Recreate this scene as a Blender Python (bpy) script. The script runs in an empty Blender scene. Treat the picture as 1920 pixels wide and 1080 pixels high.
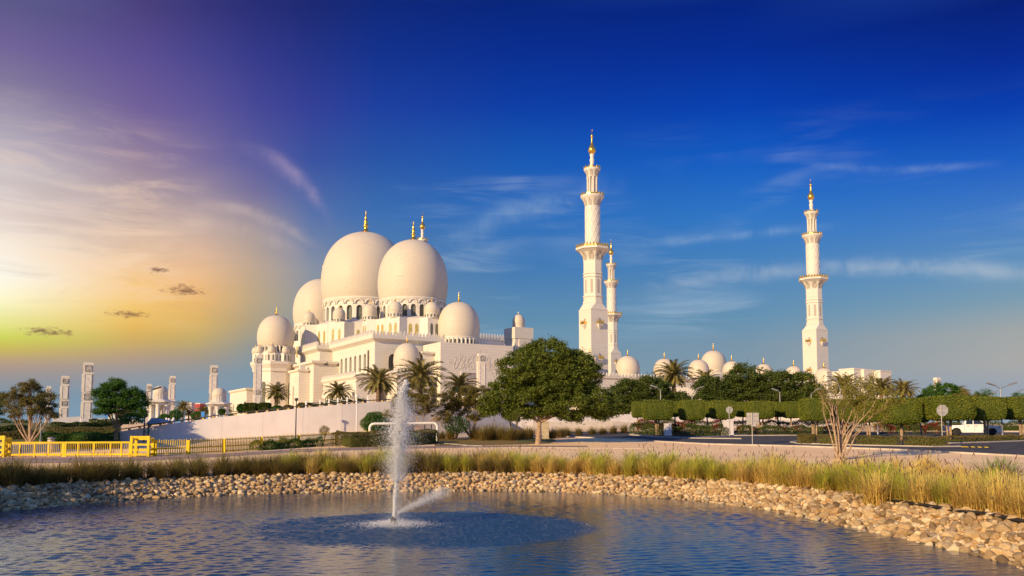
import bpy, bmesh, math, random
import numpy as np
from mathutils import Vector, Matrix
random.seed(7)
RNG = np.random.default_rng(11)
R = math.radians
SC = bpy.context.scene
COL = SC.collection

# ------------------------------------------------------------------ camera
F, CX, CY, CZ = 1550.0, 960.0, 680.0, 3.5      # focal length and principal point in photograph pixels, eye height
TH = math.atan(0.08)
cam = bpy.data.cameras.new('camera')
cam.sensor_width = 36.0
cam.lens = F * 36.0 / 1920.0
cam.shift_y = (CY - 540.0) / 1920.0
cam.clip_start, cam.clip_end = 0.1, 20000.0
camo = bpy.data.objects.new('camera', cam)
COL.objects.link(camo)
camo.location = (0, 0, CZ)
camo.rotation_euler = (math.pi / 2 + TH, 0, 0)
SC.camera = camo
SC.view_settings.view_transform = 'Standard'
SC.view_settings.look = 'None'
SC.view_settings.exposure = 0.25
SC.view_settings.gamma = 1.0
SC.view_settings.use_curve_mapping = False
SC.cycles.max_bounces = 6
SC.cycles.transparent_max_bounces = 8
SC.cycles.caustics_reflective = False
SC.cycles.caustics_refractive = False
SC.cycles.sample_clamp_indirect = 4.0

def ray(px, py):
    """slopes x/Y and z/Y of the sight line through a photograph pixel"""
    u, v = (px - CX) / F, (CY - py) / F
    d = math.cos(TH) - v * math.sin(TH)
    return u / d, (math.sin(TH) + v * math.cos(TH)) / d
def at(px, py, Y):
    kx, kz = ray(px, py)
    return Vector((kx * Y, Y, CZ + kz * Y))
G0, GS = -0.72, 0.036                          # the plain beyond the pond: z = G0 + GS * Y
def zplain(Y):
    if Y < 42.5: return 0.81
    if Y < 110: return G0 + GS * Y
    if Y < 200: return 3.24 + (Y - 110) * 0.0185
    return 4.905
def gnd(px, py, dz=0.0):
    kx, kz = ray(px, py)
    Y = (CZ - G0) / max(GS - kz, 1e-4)
    if Y < 42.5: Y = (CZ - 0.81) / -kz
    return Vector((kx * Y, Y, zplain(Y) + dz))
def S(Y): return Y / F

# ------------------------------------------------------------------ node helper
class NT:
    def __init__(s, tree): s.t = tree
    def n(s, typ, ins=None, **kw):
        nd = s.t.nodes.new(typ)
        for k, v in kw.items(): setattr(nd, k, v)
        for k, v in (ins or {}).items():
            if isinstance(v, bpy.types.NodeSocket): s.t.links.new(v, nd.inputs[k])
            else: nd.inputs[k].default_value = v
        return nd
    def math(s, op, a, b=0.0, c=0.0, clamp=False):
        nd = s.n('ShaderNodeMath', {0: a, 1: b, 2: c}, operation=op); nd.use_clamp = clamp
        return nd.outputs[0]
    def mix(s, f, a, b, blend='MIX'):
        nd = s.n('ShaderNodeMix', data_type='RGBA', blend_type=blend)
        for k, v in ((0, f), (6, a), (7, b)):
            if isinstance(v, bpy.types.NodeSocket): s.t.links.new(v, nd.inputs[k])
            else: nd.inputs[k].default_value = v
        return nd.outputs[2]
    def smooth(s, v, lo, hi, a=0.0, b=1.0):
        nd = s.n('ShaderNodeMapRange', {0: v, 1: lo, 2: hi, 3: a, 4: b}, interpolation_type='SMOOTHSTEP')
        return nd.outputs[0]
    def ramp(s, v, stops, interp='LINEAR'):
        nd = s.n('ShaderNodeValToRGB', {0: v}); cr = nd.color_ramp; cr.interpolation = interp
        while len(cr.elements) < len(stops): cr.elements.new(1.0)
        for e, (p, c) in zip(cr.elements, stops): e.position = p; e.color = c
        return nd.outputs[0]
def lin(c):
    def f(x):
        x /= 255.0
        return x / 12.92 if x <= 0.04045 else ((x + 0.055) / 1.055) ** 2.4
    return (f(c[0]), f(c[1]), f(c[2]), 1.0)

# ------------------------------------------------------------------ sky (world) and sun
SUN_EL, SUN_AZ = R(20.5), math.atan2(-0.68, -0.735)      # azimuth measured from +Y towards +X
sun_dir = Vector((math.sin(SUN_AZ) * math.cos(SUN_EL), math.cos(SUN_AZ) * math.cos(SUN_EL), math.sin(SUN_EL)))
W = bpy.data.worlds.new('World'); SC.world = W; W.use_nodes = True
wt = NT(W.node_tree); W.node_tree.nodes.clear()
tc = wt.n('ShaderNodeTexCoord')
sep = wt.n('ShaderNodeSeparateXYZ', {0: tc.outputs['Generated']})
az = wt.math('ARCTAN2', sep.outputs[0], sep.outputs[1])
el = wt.math('ARCSINE', sep.outputs[2])
def azel(px, py):
    kx, kz = ray(px, py)
    return math.atan(kx), math.atan2(kz, math.hypot(1, kx))
ELMAX = R(70)
SKY = {
 0: [(0,(92,88,136)),(80,(112,98,152)),(150,(130,120,155)),(250,(176,168,184)),(330,(212,202,202)),(400,(230,214,206)),(460,(250,238,222)),(520,(255,251,236)),(560,(255,249,205)),(600,(236,234,150)),(630,(208,216,92)),(655,(204,184,92)),(678,(184,156,130)),(702,(158,148,146)),(740,(126,148,165)),(800,(126,156,180))],
 250: [(0,(72,62,122)),(100,(92,78,146)),(200,(112,95,152)),(300,(150,130,157)),(360,(178,158,162)),(420,(206,180,166)),(480,(236,200,164)),(530,(248,202,136)),(570,(244,198,108)),(610,(232,186,92)),(640,(206,172,100)),(670,(180,155,130)),(700,(150,150,155)),(740,(125,150,170)),(800,(125,155,180))],
 370: [(0,(52,50,119)),(100,(70,67,141)),(200,(94,85,152)),(300,(122,110,156)),(360,(154,138,158)),(420,(194,170,162)),(480,(226,186,154)),(530,(238,186,128)),(570,(234,184,110)),(610,(216,178,100)),(640,(192,168,108)),(670,(167,152,133)),(700,(142,150,158)),(740,(124,150,170)),(800,(124,155,180))],
 470: [(0,(38,43,115)),(100,(52,56,136)),(200,(70,71,150)),(300,(90,92,156)),(360,(118,112,156)),(400,(148,137,153)),(450,(176,158,152)),(500,(192,167,144)),(560,(192,167,130)),(610,(176,159,128)),(650,(150,151,145)),(700,(127,150,166)),(800,(121,154,182))],
 580: [(0,(25,37,112)),(100,(35,50,133)),(200,(50,62,150)),(300,(58,82,160)),(400,(86,112,168)),(450,(112,128,166)),(500,(138,145,161)),(560,(144,150,154)),(610,(138,150,154)),(650,(130,150,160)),(700,(123,151,171)),(800,(122,154,180))],
 700: [(0,(12,37,120)),(100,(16,48,140)),(200,(28,62,158)),(300,(40,84,166)),(400,(60,110,176)),(500,(90,130,172)),(600,(114,144,166)),(700,(120,152,175)),(800,(124,155,178))],
 960: [(0,(2,34,122)),(100,(4,44,144)),(200,(8,60,164)),(300,(22,88,180)),(400,(42,108,186)),(500,(66,122,180)),(600,(96,140,172)),(700,(118,150,170)),(800,(124,154,174))],
 1400: [(0,(0,33,128)),(100,(0,44,150)),(200,(0,63,176)),(300,(14,92,194)),(400,(44,116,196)),(500,(72,130,186)),(600,(102,145,176)),(650,(122,148,168)),(700,(130,151,166)),(800,(138,158,176))],
 1900: [(0,(0,28,118)),(100,(0,40,146)),(200,(0,60,174)),(300,(25,93,194)),(400,(64,122,196)),(500,(98,145,186)),(560,(122,155,176)),(620,(160,165,165)),(680,(168,167,166)),(730,(152,162,175)),(800,(150,165,180))],
}
eln = wt.math('DIVIDE', el, ELMAX, clamp=True)
cols = []
for px, rows in SKY.items():
    st = []
    for py, c in sorted(rows, key=lambda r: -r[0]):
        st.append((min(1, max(0, azel(px, py)[1] / ELMAX)), lin(c)))
    top = rows[0][1]
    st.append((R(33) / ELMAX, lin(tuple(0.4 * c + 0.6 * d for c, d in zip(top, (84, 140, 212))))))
    st.append((R(42) / ELMAX, lin((104, 158, 222))))  # unseen brighter band above the frame, shaped to brighten the pond's reflections
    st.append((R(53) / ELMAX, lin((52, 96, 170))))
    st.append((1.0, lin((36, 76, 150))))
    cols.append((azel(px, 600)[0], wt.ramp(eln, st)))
back = wt.ramp(eln, [(0, lin((150, 176, 216))), (0.3, lin((108, 156, 230))), (0.62, lin((70, 114, 195))), (1.0, lin((40, 80, 155)))])
cur = cols[0][1]
for (a0, c0), (a1, c1) in zip(cols, cols[1:]):
    f = wt.n('ShaderNodeMapRange', {0: az, 1: a0, 2: a1, 3: 0.0, 4: 1.0}).outputs[0]
    cur = wt.mix(f, cur, c1)
aabs = wt.math('ABSOLUTE', az)
cur = wt.mix(wt.smooth(aabs, R(36), R(75)), cur, back)
# thin high cloud, stretched along the wind
def cloud_noise(sx, sy, rot, scale, detail, rough, dist, seed):
    v = wt.n('ShaderNodeCombineXYZ', {0: az, 1: el, 2: seed}).outputs[0]
    m = wt.n('ShaderNodeMapping', {'Vector': v, 'Rotation': (0, 0, rot), 'Scale': (sx, sy, 1)}).outputs[0]
    return wt.n('ShaderNodeTexNoise', {'Vector': m, 'Scale': scale, 'Detail': detail, 'Roughness': rough, 'Distortion': dist}).outputs[0]
front = wt.math('LESS_THAN', aabs, R(80))
n1 = cloud_noise(1.7, 10.0, R(5), 4.4, 8, 0.62, 0.7, 3.1)
n1b = cloud_noise(2.0, 4.0, R(-20), 1.6, 4, 0.5, 0.4, 8.4)
left = wt.math('MULTIPLY', wt.smooth(az, azel(640, 400)[0], azel(150, 400)[0]), wt.smooth(el, R(5.0), R(9.0)))
left = wt.math('MULTIPLY', left, wt.smooth(el, R(21), R(13)))
w1 = wt.math('MULTIPLY', wt.smooth(n1, 0.42, 0.72), wt.smooth(n1b, 0.35, 0.65))
w1 = wt.math('MULTIPLY', wt.math('MULTIPLY', w1, left), 0.62)
cur = wt.mix(w1, cur, lin((254, 220, 190)))
gl = wt.math('MULTIPLY', wt.smooth(n1, 0.50, 0.30), wt.math('MULTIPLY', left, 0.20))
cur = wt.mix(gl, cur, lin((168, 140, 146)))
n2 = cloud_noise(1.6, 14.0, R(-7), 2.6, 7, 0.6, 0.7, 5.7)
n2b = cloud_noise(1.8, 3.0, 0.0, 2.0, 3, 0.5, 0.3, 1.7)
rm = wt.math('MULTIPLY', wt.smooth(az, azel(640, 400)[0], azel(960, 400)[0]), wt.math('MULTIPLY', wt.smooth(el, R(4), R(9)), wt.smooth(el, R(21), R(15))))
w2 = wt.math('MULTIPLY', wt.math('MULTIPLY', wt.smooth(n2, 0.46, 0.74), wt.smooth(n2b, 0.42, 0.66)), wt.math('MULTIPLY', rm, 0.50))
cur = wt.mix(w2, cur, lin((176, 196, 216)))
def streak(pts, wpx, strength, col, seed):
    """a thin cirrus band along a parabola through three pixel points"""
    P = [azel(*p) for p in pts]
    c = np.polyfit([p[0] for p in P], [p[1] for p in P], 2)
    e = wt.math('ADD', wt.math('MULTIPLY', wt.math('ADD', wt.math('MULTIPLY', az, float(c[0])), float(c[1])), az), float(c[2]))
    nz = cloud_noise(7, 20, R(-5), 2.0, 6, 0.6, 0.3, seed)
    d = wt.math('ADD', wt.math('SUBTRACT', el, e), wt.math('MULTIPLY', wt.math('SUBTRACT', nz, 0.5), 2.4 * wpx / F))
    g = wt.math('EXPONENT', wt.math('MULTIPLY', wt.math('POWER', wt.math('DIVIDE', d, wpx / F), 2.0), -1.0))
    w = P[-1][0] - P[0][0]
    m = wt.math('MULTIPLY', wt.smooth(az, P[0][0] - 0.02 * w, P[0][0] + 0.45 * w), wt.smooth(az, P[-1][0] + 0.10 * w, P[-1][0] - 0.25 * w))
    nn = wt.smooth(cloud_noise(8, 5, 0, 2.5, 5, 0.6, 0.5, seed + 2), 0.25, 0.70)
    return wt.mix(wt.math('MULTIPLY', wt.math('MULTIPLY', g, m), wt.math('MULTIPLY', nn, strength)), globals()['cur'], col)
cur = streak([(1120, 566), (1640, 500), (2100, 535)], 13, 0.45, lin((196, 205, 212)), 2.2)
cur = streak([(1130, 470), (1420, 436), (1560, 424)], 7, 0.45, lin((150, 180, 212)), 4.4)
cur = streak([(1450, 296), (1640, 317), (1860, 308)], 6, 0.50, lin((126, 156, 205)), 6.1)
cur = streak([(760, 500), (960, 400), (1160, 350)], 22, 0.42, lin((140, 170, 205)), 9.3)
cur = streak([(440, 272), (530, 310), (620, 405)], 15, 0.52, lin((176, 156, 186)), 7.7)
cur = streak([(330, 385), (450, 395), (590, 455)], 10, 0.42, lin((214, 192, 182)), 5.2)
cur = streak([(250, 440), (420, 425), (560, 470)], 13, 0.30, lin((226, 200, 182)), 3.9)
# four small dark clouds low on the left
for i, (px, py, rx, ry) in enumerate([(296, 506, 19, 8), (346, 545, 40, 13), (240, 589, 42, 8), (88, 622, 48, 9)]):
    a0, e0 = azel(px, py)
    dx = wt.math('DIVIDE', wt.math('SUBTRACT', az, a0), rx / F * 1.15)
    dy = wt.math('DIVIDE', wt.math('SUBTRACT', el, e0), ry / F * 1.15)
    d2 = wt.math('SQRT', wt.math('ADD', wt.math('MULTIPLY', dx, dx), wt.math('MULTIPLY', dy, dy)))
    nz = cloud_noise(1, 2.4, 0, 110.0, 6, 0.66, 0.4, 11.0 + i * 3.3)
    m = wt.smooth(wt.math('SUBTRACT', wt.math('MULTIPLY', nz, 2.5), wt.math('ADD', d2, 0.48)), 0.0, 0.75)
    m = wt.math('MULTIPLY', m, 0.80)
    cur = wt.mix(m, cur, lin((126, 84, 72)))
sky = wt.n('ShaderNodeTexSky', sky_type='NISHITA', sun_disc=False, sun_elevation=SUN_EL, sun_rotation=SUN_AZ)
nish = wt.mix(1.0, sky.outputs[0], (0.10, 0.10, 0.10, 1), 'MULTIPLY')
cur = wt.mix(0.015, cur, nish)
SKY_STRENGTH = 0.85
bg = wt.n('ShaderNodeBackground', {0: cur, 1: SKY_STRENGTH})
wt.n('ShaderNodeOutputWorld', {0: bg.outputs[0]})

sl = bpy.data.lights.new('sun', 'SUN'); sl.energy = 5.0; sl.angle = R(0.5); sl.color = (1.0, 0.735, 0.395)
so = bpy.data.objects.new('sun', sl); COL.objects.link(so)
so.rotation_euler = sun_dir.to_track_quat('Z', 'Y').to_euler()
so.location = (-60, -60, 60)

# ------------------------------------------------------------------ mesh helpers
class MB:
    """collects shapes, then links them as one mesh object"""
    def __init__(s): s.v = []; s.f = []; s.sm = []; s.mi = []; s.cm = 0
    def add(s, vs, fs, smooth=False):
        o = len(s.v); s.v.extend([tuple(p) for p in vs])
        for f in fs: s.f.append(tuple(i + o for i in f)); s.sm.append(smooth); s.mi.append(s.cm)
        return s
    def box(s, x0, x1, y0, y1, z0, z1):
        return s.add([(x0,y0,z0),(x1,y0,z0),(x1,y1,z0),(x0,y1,z0),(x0,y0,z1),(x1,y0,z1),(x1,y1,z1),(x0,y1,z1)],
                     [(3,2,1,0),(4,5,6,7),(0,1,5,4),(1,2,6,5),(2,3,7,6),(3,0,4,7)])
    def prism(s, poly, z0, z1, poly1=None):
        n = len(poly); poly1 = poly1 or poly
        vs = [(x, y, z0) for x, y in poly] + [(x, y, z1) for x, y in poly1]
        return s.add(vs, [tuple(range(n))[::-1], tuple(range(n, 2*n))] + [(i, (i+1) % n, n+(i+1) % n, n+i) for i in range(n)])
    def lathe(s, prof, n=32, cx=0, cy=0, smooth=True, ph=0.0):
        vs = []; fs = []; m = len(prof)
        for k in range(n):
            a = 2*math.pi*k/n + ph; c, d = math.cos(a), math.sin(a)
            vs += [(cx + r*c, cy + r*d, z) for r, z in prof]
        for k in range(n):
            k2 = (k+1) % n
            for i in range(m-1): fs.append((k*m+i, k2*m+i, k2*m+i+1, k*m+i+1))
        s.add(vs, fs, smooth)
        for i, rev in ((0, True), (m-1, False)):
            if prof[i][0] > 1e-4:
                r, z = prof[i]
                ring = [(cx+r*math.cos(2*math.pi*k/n+ph), cy+r*math.sin(2*math.pi*k/n+ph), z) for k in range(n)]
                s.add(ring, [tuple(range(n))[::-1] if rev else tuple(range(n))])
        return s
    def tube(s, pts, rad, n=8, smooth=True, cap=True):
        pts = [Vector(p) for p in pts]; m = len(pts)
        if not isinstance(rad, (list, tuple)): rad = [rad]*m
        vs = []; fs = []; up = None
        for i, p in enumerate(pts):
            t = (pts[min(i+1, m-1)] - pts[max(i-1, 0)])
            if t.length < 1e-9: t = Vector((0, 0, 1))
            t.normalize()
            if up is None: up = t.orthogonal().normalized()
            up = (up - t*up.dot(t))
            if up.length < 1e-6: up = t.orthogonal()
            up.normalize(); w = t.cross(up)
            for k in range(n):
                a = 2*math.pi*k/n
                vs.append(p + up*(math.cos(a)*rad[i]) + w*(math.sin(a)*rad[i]))
        for i in range(m-1):
            for k in range(n): fs.append((i*n+k, i*n+(k+1) % n, (i+1)*n+(k+1) % n, (i+1)*n+k))
        s.add(vs, fs, smooth)
        if cap: s.add(vs[:n], [tuple(range(n))[::-1]]); s.add(vs[-n:], [tuple(range(n))])
        return s
    def bar(s, a, b, w, h):
        """box-section bar between two points"""
        a, b = Vector(a), Vector(b); t = (b-a).normalized()
        side = t.cross(Vector((0, 0, 1)))
        side = Vector((1, 0, 0)) if side.length < 1e-4 else side.normalized()
        up = side.cross(t).normalized(); vs = []
        for p in (a, b):
            for i, j in ((-1,-1),(1,-1),(1,1),(-1,1)): vs.append(p + side*(i*w/2) + up*(j*h/2))
        return s.add(vs, [(0,1,2,3)[::-1],(4,5,6,7),(0,1,5,4),(1,2,6,5),(2,3,7,6),(3,0,4,7)])
    def build(s, name, mat, parent=None, bevel=0.0, loc=None):
        me = bpy.data.meshes.new(name); me.from_pydata(s.v, [], s.f)
        me.polygons.foreach_set('use_smooth', s.sm)
        for m in (mat if isinstance(mat, (list, tuple)) else [mat]): me.materials.append(m)
        if any(s.mi): me.polygons.foreach_set('material_index', s.mi)
        bm = bmesh.new(); bm.from_mesh(me); bmesh.ops.recalc_face_normals(bm, faces=bm.faces); bm.to_mesh(me); bm.free()
        me.update()
        o = bpy.data.objects.new(name, me); COL.objects.link(o)
        if parent: o.parent = parent
        if loc is not None: o.location = loc
        if bevel:
            md = o.modifiers.new('bevel', 'BEVEL'); md.width = bevel; md.segments = 2; md.limit_method = 'ANGLE'
        return o
def np_mesh(name, V, Fc, mat, smooth=False):
    V = np.asarray(V, dtype=np.float32); Fc = np.asarray(Fc, dtype=np.int32); k = Fc.shape[1]
    me = bpy.data.meshes.new(name)
    me.vertices.add(len(V)); me.vertices.foreach_set('co', V.ravel())
    me.loops.add(Fc.size); me.loops.foreach_set('vertex_index', Fc.ravel())
    me.polygons.add(len(Fc)); me.polygons.foreach_set('loop_start', np.arange(0, Fc.size, k, dtype=np.int32))
    me.polygons.foreach_set('loop_total', np.full(len(Fc), k, dtype=np.int32))
    if smooth: me.polygons.foreach_set('use_smooth', np.ones(len(Fc), dtype=bool))
    for m in (mat if isinstance(mat, (list, tuple)) else [mat]): me.materials.append(m)
    me.update(calc_edges=True); me.validate()
    return me
def link(name, me, parent=None, loc=None):
    o = bpy.data.objects.new(name, me); COL.objects.link(o)
    if parent: o.parent = parent
    if loc is not None: o.location = loc
    return o
def tag(o, label=None, cat=None, group=None, kind=None):
    if label: o['label'] = label
    if cat: o['category'] = cat
    if group: o['group'] = group
    if kind: o['kind'] = kind
    return o
def thing(name, label, cat, loc=(0, 0, 0), rz=0.0, group=None):
    o = bpy.data.objects.new(name, None); COL.objects.link(o)
    o.location = loc; o.rotation_euler = (0, 0, rz); o.empty_display_size = 0.2
    return tag(o, label, cat, group)
def dup(root, loc, rz, label=None, scale=None):
    r = root.copy(); COL.objects.link(r); r.location = loc; r.rotation_euler = (0, 0, rz)
    if label: r['label'] = label
    if scale: r.scale = (scale,)*3 if not isinstance(scale, tuple) else scale
    for ch in list(root.children):
        c = ch.copy(); COL.objects.link(c); c.parent = r
        for g in list(ch.children):
            d = g.copy(); COL.objects.link(d); d.parent = c
    return r

# ------------------------------------------------------------------ materials
def mat(name, col, rough=0.7, metal=0.0, var=0.12, scale=3.0, bump=0.0, bscale=20.0, spec=0.35, coords='Object', col2=None):
    m = bpy.data.materials.new(name); m.use_nodes = True
    t = NT(m.node_tree); b = m.node_tree.nodes['Principled BSDF']
    b.inputs['Roughness'].default_value = rough; b.inputs['Metallic'].default_value = metal
    b.inputs['Specular IOR Level'].default_value = spec
    co = t.n('ShaderNodeTexCoord').outputs[coords]
    nz = t.n('ShaderNodeTexNoise', {'Vector': co, 'Scale': scale, 'Detail': 5.0, 'Roughness': 0.6}).outputs[0]
    c2 = col2 or tuple(c*(1-var*2) for c in col)
    c1 = tuple(min(1, c*(1+var*0.6)) for c in col) if not col2 else col
    t.t.links.new(t.mix(t.smooth(nz, 0.3, 0.7), c1 + (1,), c2 + (1,)), b.inputs['Base Color'])
    if bump:
        n2 = t.n('ShaderNodeTexNoise', {'Vector': co, 'Scale': bscale, 'Detail': 4.0}).outputs[0]
        t.t.links.new(t.n('ShaderNodeBump', {'Strength': bump, 'Height': n2, 'Distance': 0.05}).outputs[0], b.inputs['Normal'])
    return m
def marble(name, col, bw, bh, mortar=0.86):
    """white marble cladding with fine block joints"""
    m = bpy.data.materials.new(name); m.use_nodes = True
    t = NT(m.node_tree); b = m.node_tree.nodes['Principled BSDF']
    b.inputs['Roughness'].default_value = 0.55; b.inputs['Specular IOR Level'].default_value = 0.3
    tcn = t.n('ShaderNodeTexCoord'); sp = t.n('ShaderNodeSeparateXYZ', {0: tcn.outputs['Object']})
    uv = t.n('ShaderNodeCombineXYZ', {0: t.math('ADD', sp.outputs[0], sp.outputs[1]), 1: sp.outputs[2]}).outputs[0]
    c = col + (1,); d = tuple(x*0.96 for x in col) + (1,); g = tuple(x*mortar*0.86 for x in col) + (1,)
    br = t.n('ShaderNodeTexBrick', {'Vector': uv, 'Color1': c, 'Color2': d, 'Mortar': g, 'Scale': 1.0, 'Mortar Size': 0.045, 'Mortar Smooth': 0.4, 'Brick Width': bw, 'Row Height': bh})
    nz = t.n('ShaderNodeTexNoise', {'Vector': tcn.outputs['Object'], 'Scale': 0.12, 'Detail': 6.0, 'Roughness': 0.65}).outputs[0]
    t.t.links.new(t.mix(t.smooth(nz, 0.4, 0.8, 0, 0.4), br.outputs[0], tuple(x*0.88 for x in col) + (1,), 'MIX'), b.inputs['Base Color'])
    return m
M = {}
MW = (0.70, 0.645, 0.55)
M['marble'] = marble('marble_cladding', MW, 2.6, 1.05)
M['dome'] = marble('marble_dome', (0.61, 0.53, 0.42), 1.7, 0.75, 0.96)
M['trim'] = mat('marble_trim', (0.69, 0.63, 0.545), 0.55, var=0.04, scale=0.3)
M['carved'] = mat('carved_marble', (0.70, 0.64, 0.57), 0.7, var=0.09, scale=1.2, bump=0.5, bscale=3.0)
M['lattice'] = mat('grey_stone_lattice', (0.46, 0.42, 0.37), 0.7, var=0.3, scale=2.0, bump=0.6, bscale=4)
M['gold'] = mat('gold_leaf', (0.95, 0.55, 0.10), 0.28, metal=0.9, var=0.15, scale=2.0)
M['glass'] = mat('greenish_lattice_glass', (0.19, 0.19, 0.14), 0.25, var=0.45, scale=2.2, col2=(0.07, 0.075, 0.06))
M['glass_sunlit'] = mat('sunlit_tone_lattice_glass', (0.55, 0.42, 0.12), 0.3, var=0.4, scale=2.2, col2=(0.22, 0.2, 0.08))  # golden sunlit tone put into the panes on the sun-facing sides
M['shade'] = mat('doorway_shade', (0.40, 0.36, 0.32), 0.8, var=0.1)  # grey tone stands in for the shade inside doorways
M['stucco'] = mat('painted_render', (0.68, 0.625, 0.62), 0.85, var=0.05, scale=0.35, bump=0.1, bscale=1.5)
def weather(m, bw):
    """panel joints and rain streaks on a rendered wall"""
    t = NT(m.node_tree); b = m.node_tree.nodes['Principled BSDF']; src = b.inputs['Base Color'].links[0].from_socket
    co = t.n('ShaderNodeTexCoord').outputs['Object']; sp = t.n('ShaderNodeSeparateXYZ', {0: co})
    uv = t.n('ShaderNodeCombineXYZ', {0: t.math('ADD', sp.outputs[0], t.math('MULTIPLY', sp.outputs[1], 0.4)), 1: sp.outputs[2]}).outputs[0]
    br = t.n('ShaderNodeTexBrick', {'Vector': uv, 'Color1': (1, 1, 1, 1), 'Color2': (0.95, 0.945, 0.94, 1), 'Mortar': (0.72, 0.70, 0.68, 1), 'Scale': 1.0, 'Mortar Size': 0.03, 'Mortar Smooth': 0.6, 'Brick Width': bw, 'Row Height': 60.0}, offset=0.0)
    st = t.n('ShaderNodeTexNoise', {'Vector': t.n('ShaderNodeMapping', {'Vector': co, 'Scale': (1.6, 1.6, 0.12)}).outputs[0], 'Scale': 1.0, 'Detail': 5.0, 'Roughness': 0.7}).outputs[0]
    c = t.mix(1.0, src, br.outputs[0], 'MULTIPLY')
    c = t.mix(t.smooth(st, 0.52, 0.78, 0, 0.30), c, (0.40, 0.36, 0.33, 1))
    t.t.links.new(c, b.inputs['Base Color'])
weather(M['stucco'], 4.2)
M['pole'] = mat('grey_galvanised_steel', (0.36, 0.35, 0.34), 0.45, metal=0.5, var=0.08)
M['darkpole'] = mat('dark_painted_steel', (0.06, 0.05, 0.05), 0.5, var=0.1)
M['whitepole'] = mat('white_painted_steel', (0.78, 0.75, 0.70), 0.45, var=0.04)
M['yellow'] = mat('yellow_painted_steel', (0.82, 0.56, 0.01), 0.42, var=0.08, scale=1.2)
M['brownbar'] = mat('weathered_brown_steel', (0.74, 0.50, 0.04), 0.5, var=0.15)
M['asphalt'] = mat('asphalt', (0.075, 0.066, 0.066), 0.9, var=0.2, scale=0.8, bump=0.3, bscale=40)
M['kerb'] = mat('concrete_kerb', (0.50, 0.43, 0.36), 0.85, var=0.12, scale=1.0)
M['path'] = mat('pinkish_paving', (0.36, 0.25, 0.20), 0.9, var=0.15, scale=0.7, bump=0.2, bscale=12)
M['black'] = mat('black_rubber', (0.022, 0.022, 0.024), 0.8, var=0.2)
M['liner'] = mat('black_pond_liner', (0.03, 0.027, 0.027), 0.6, var=0.2)
M['signback'] = mat('bare_aluminium', (0.50, 0.46, 0.42), 0.5, metal=0.3, var=0.08)
M['stonepost'] = mat('beige_stone', (0.52, 0.42, 0.30), 0.8, var=0.14, bump=0.4, bscale=8)
M['bark'] = mat('bark', (0.23, 0.15, 0.09), 0.9, var=0.25, scale=5.0, bump=0.8, bscale=14)
M['palebark'] = mat('pale_bark', (0.44, 0.30, 0.19), 0.9, var=0.22, scale=5.0, bump=0.6, bscale=14)
M['carpaint'] = mat('white_car_paint', (0.80, 0.80, 0.80), 0.22, var=0.02, spec=0.6)
M['carglass'] = mat('dark_car_glass', (0.02, 0.025, 0.03), 0.06, var=0.1, spec=0.8)
M['chrome'] = mat('brushed_alloy', (0.6, 0.6, 0.6), 0.25, metal=0.9, var=0.05)
M['lampglass'] = mat('clear_lamp_lens', (0.7, 0.72, 0.75), 0.1, var=0.05, spec=0.8)
M['red'] = mat('red_lens', (0.45, 0.01, 0.01), 0.2, var=0.1)
M['plumegrey'] = mat('grey_membrane_roof', (0.30, 0.32, 0.36), 0.7, var=0.08)
M['green'] = mat('green_sign_paint', (0.01, 0.16, 0.10), 0.5, var=0.05)

def leafmat(name, dark, mid, light, transl=0.2, rough=0.6):
    m = bpy.data.materials.new(name); m.use_nodes = True
    t = NT(m.node_tree); nt = m.node_tree; b = nt.nodes['Principled BSDF']; out = nt.nodes['Material Output']
    rnd = t.n('ShaderNodeNewGeometry').outputs['Random Per Island']
    oi = t.n('ShaderNodeObjectInfo').outputs['Random']
    nz = t.n('ShaderNodeTexNoise', {'Vector': t.n('ShaderNodeTexCoord').outputs['Object'], 'Scale': 0.9, 'Detail': 2.0}).outputs[0]
    f = t.math('ADD', t.math('MULTIPLY', rnd, 0.6), t.math('MULTIPLY', t.math('SUBTRACT', nz, 0.3), 0.8))
    f = t.math('ADD', f, t.math('MULTIPLY', t.math('SUBTRACT', oi, 0.5), 0.16), clamp=True)
    c = t.ramp(f, [(0.0, dark + (1,)), (0.5, mid + (1,)), (1.0, light + (1,))])
    nt.links.new(c, b.inputs['Base Color']); b.inputs['Roughness'].default_value = rough
    b.inputs['Specular IOR Level'].default_value = 0.25
    tr = t.n('ShaderNodeBsdfTranslucent', {0: c})
    mx = t.n('ShaderNodeMixShader', {0: transl, 1: b.outputs[0], 2: tr.outputs[0]})
    nt.links.new(mx.outputs[0], out.inputs[0])
    return m
M['leaf'] = leafmat('deep_green_leaves', (0.04, 0.07, 0.009), (0.105, 0.14, 0.016), (0.21, 0.22, 0.03))
M['leafbright'] = leafmat('bright_green_leaves', (0.022, 0.062, 0.008), (0.05, 0.13, 0.012), (0.12, 0.22, 0.03))
M['leafolive'] = leafmat('olive_brown_leaves', (0.08, 0.075, 0.016), (0.18, 0.15, 0.032), (0.32, 0.24, 0.06))
M['leafdark'] = leafmat('dark_green_leaves', (0.028, 0.052, 0.009), (0.075, 0.105, 0.016), (0.15, 0.165, 0.03))
M['clipped'] = leafmat('clipped_ficus_leaves', (0.08, 0.105, 0.009), (0.165, 0.19, 0.014), (0.29, 0.29, 0.026), 0.10)
M['hedge'] = leafmat('dry_hedge_leaves', (0.07, 0.065, 0.018), (0.16, 0.13, 0.035), (0.27, 0.21, 0.07))
M['palm'] = leafmat('date_palm_fronds', (0.11, 0.10, 0.022), (0.27, 0.23, 0.06), (0.48, 0.38, 0.14), 0.2)
M['bougain'] = leafmat('red_bougainvillea', (0.10, 0.008, 0.008), (0.24, 0.02, 0.016), (0.32, 0.05, 0.03))

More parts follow.
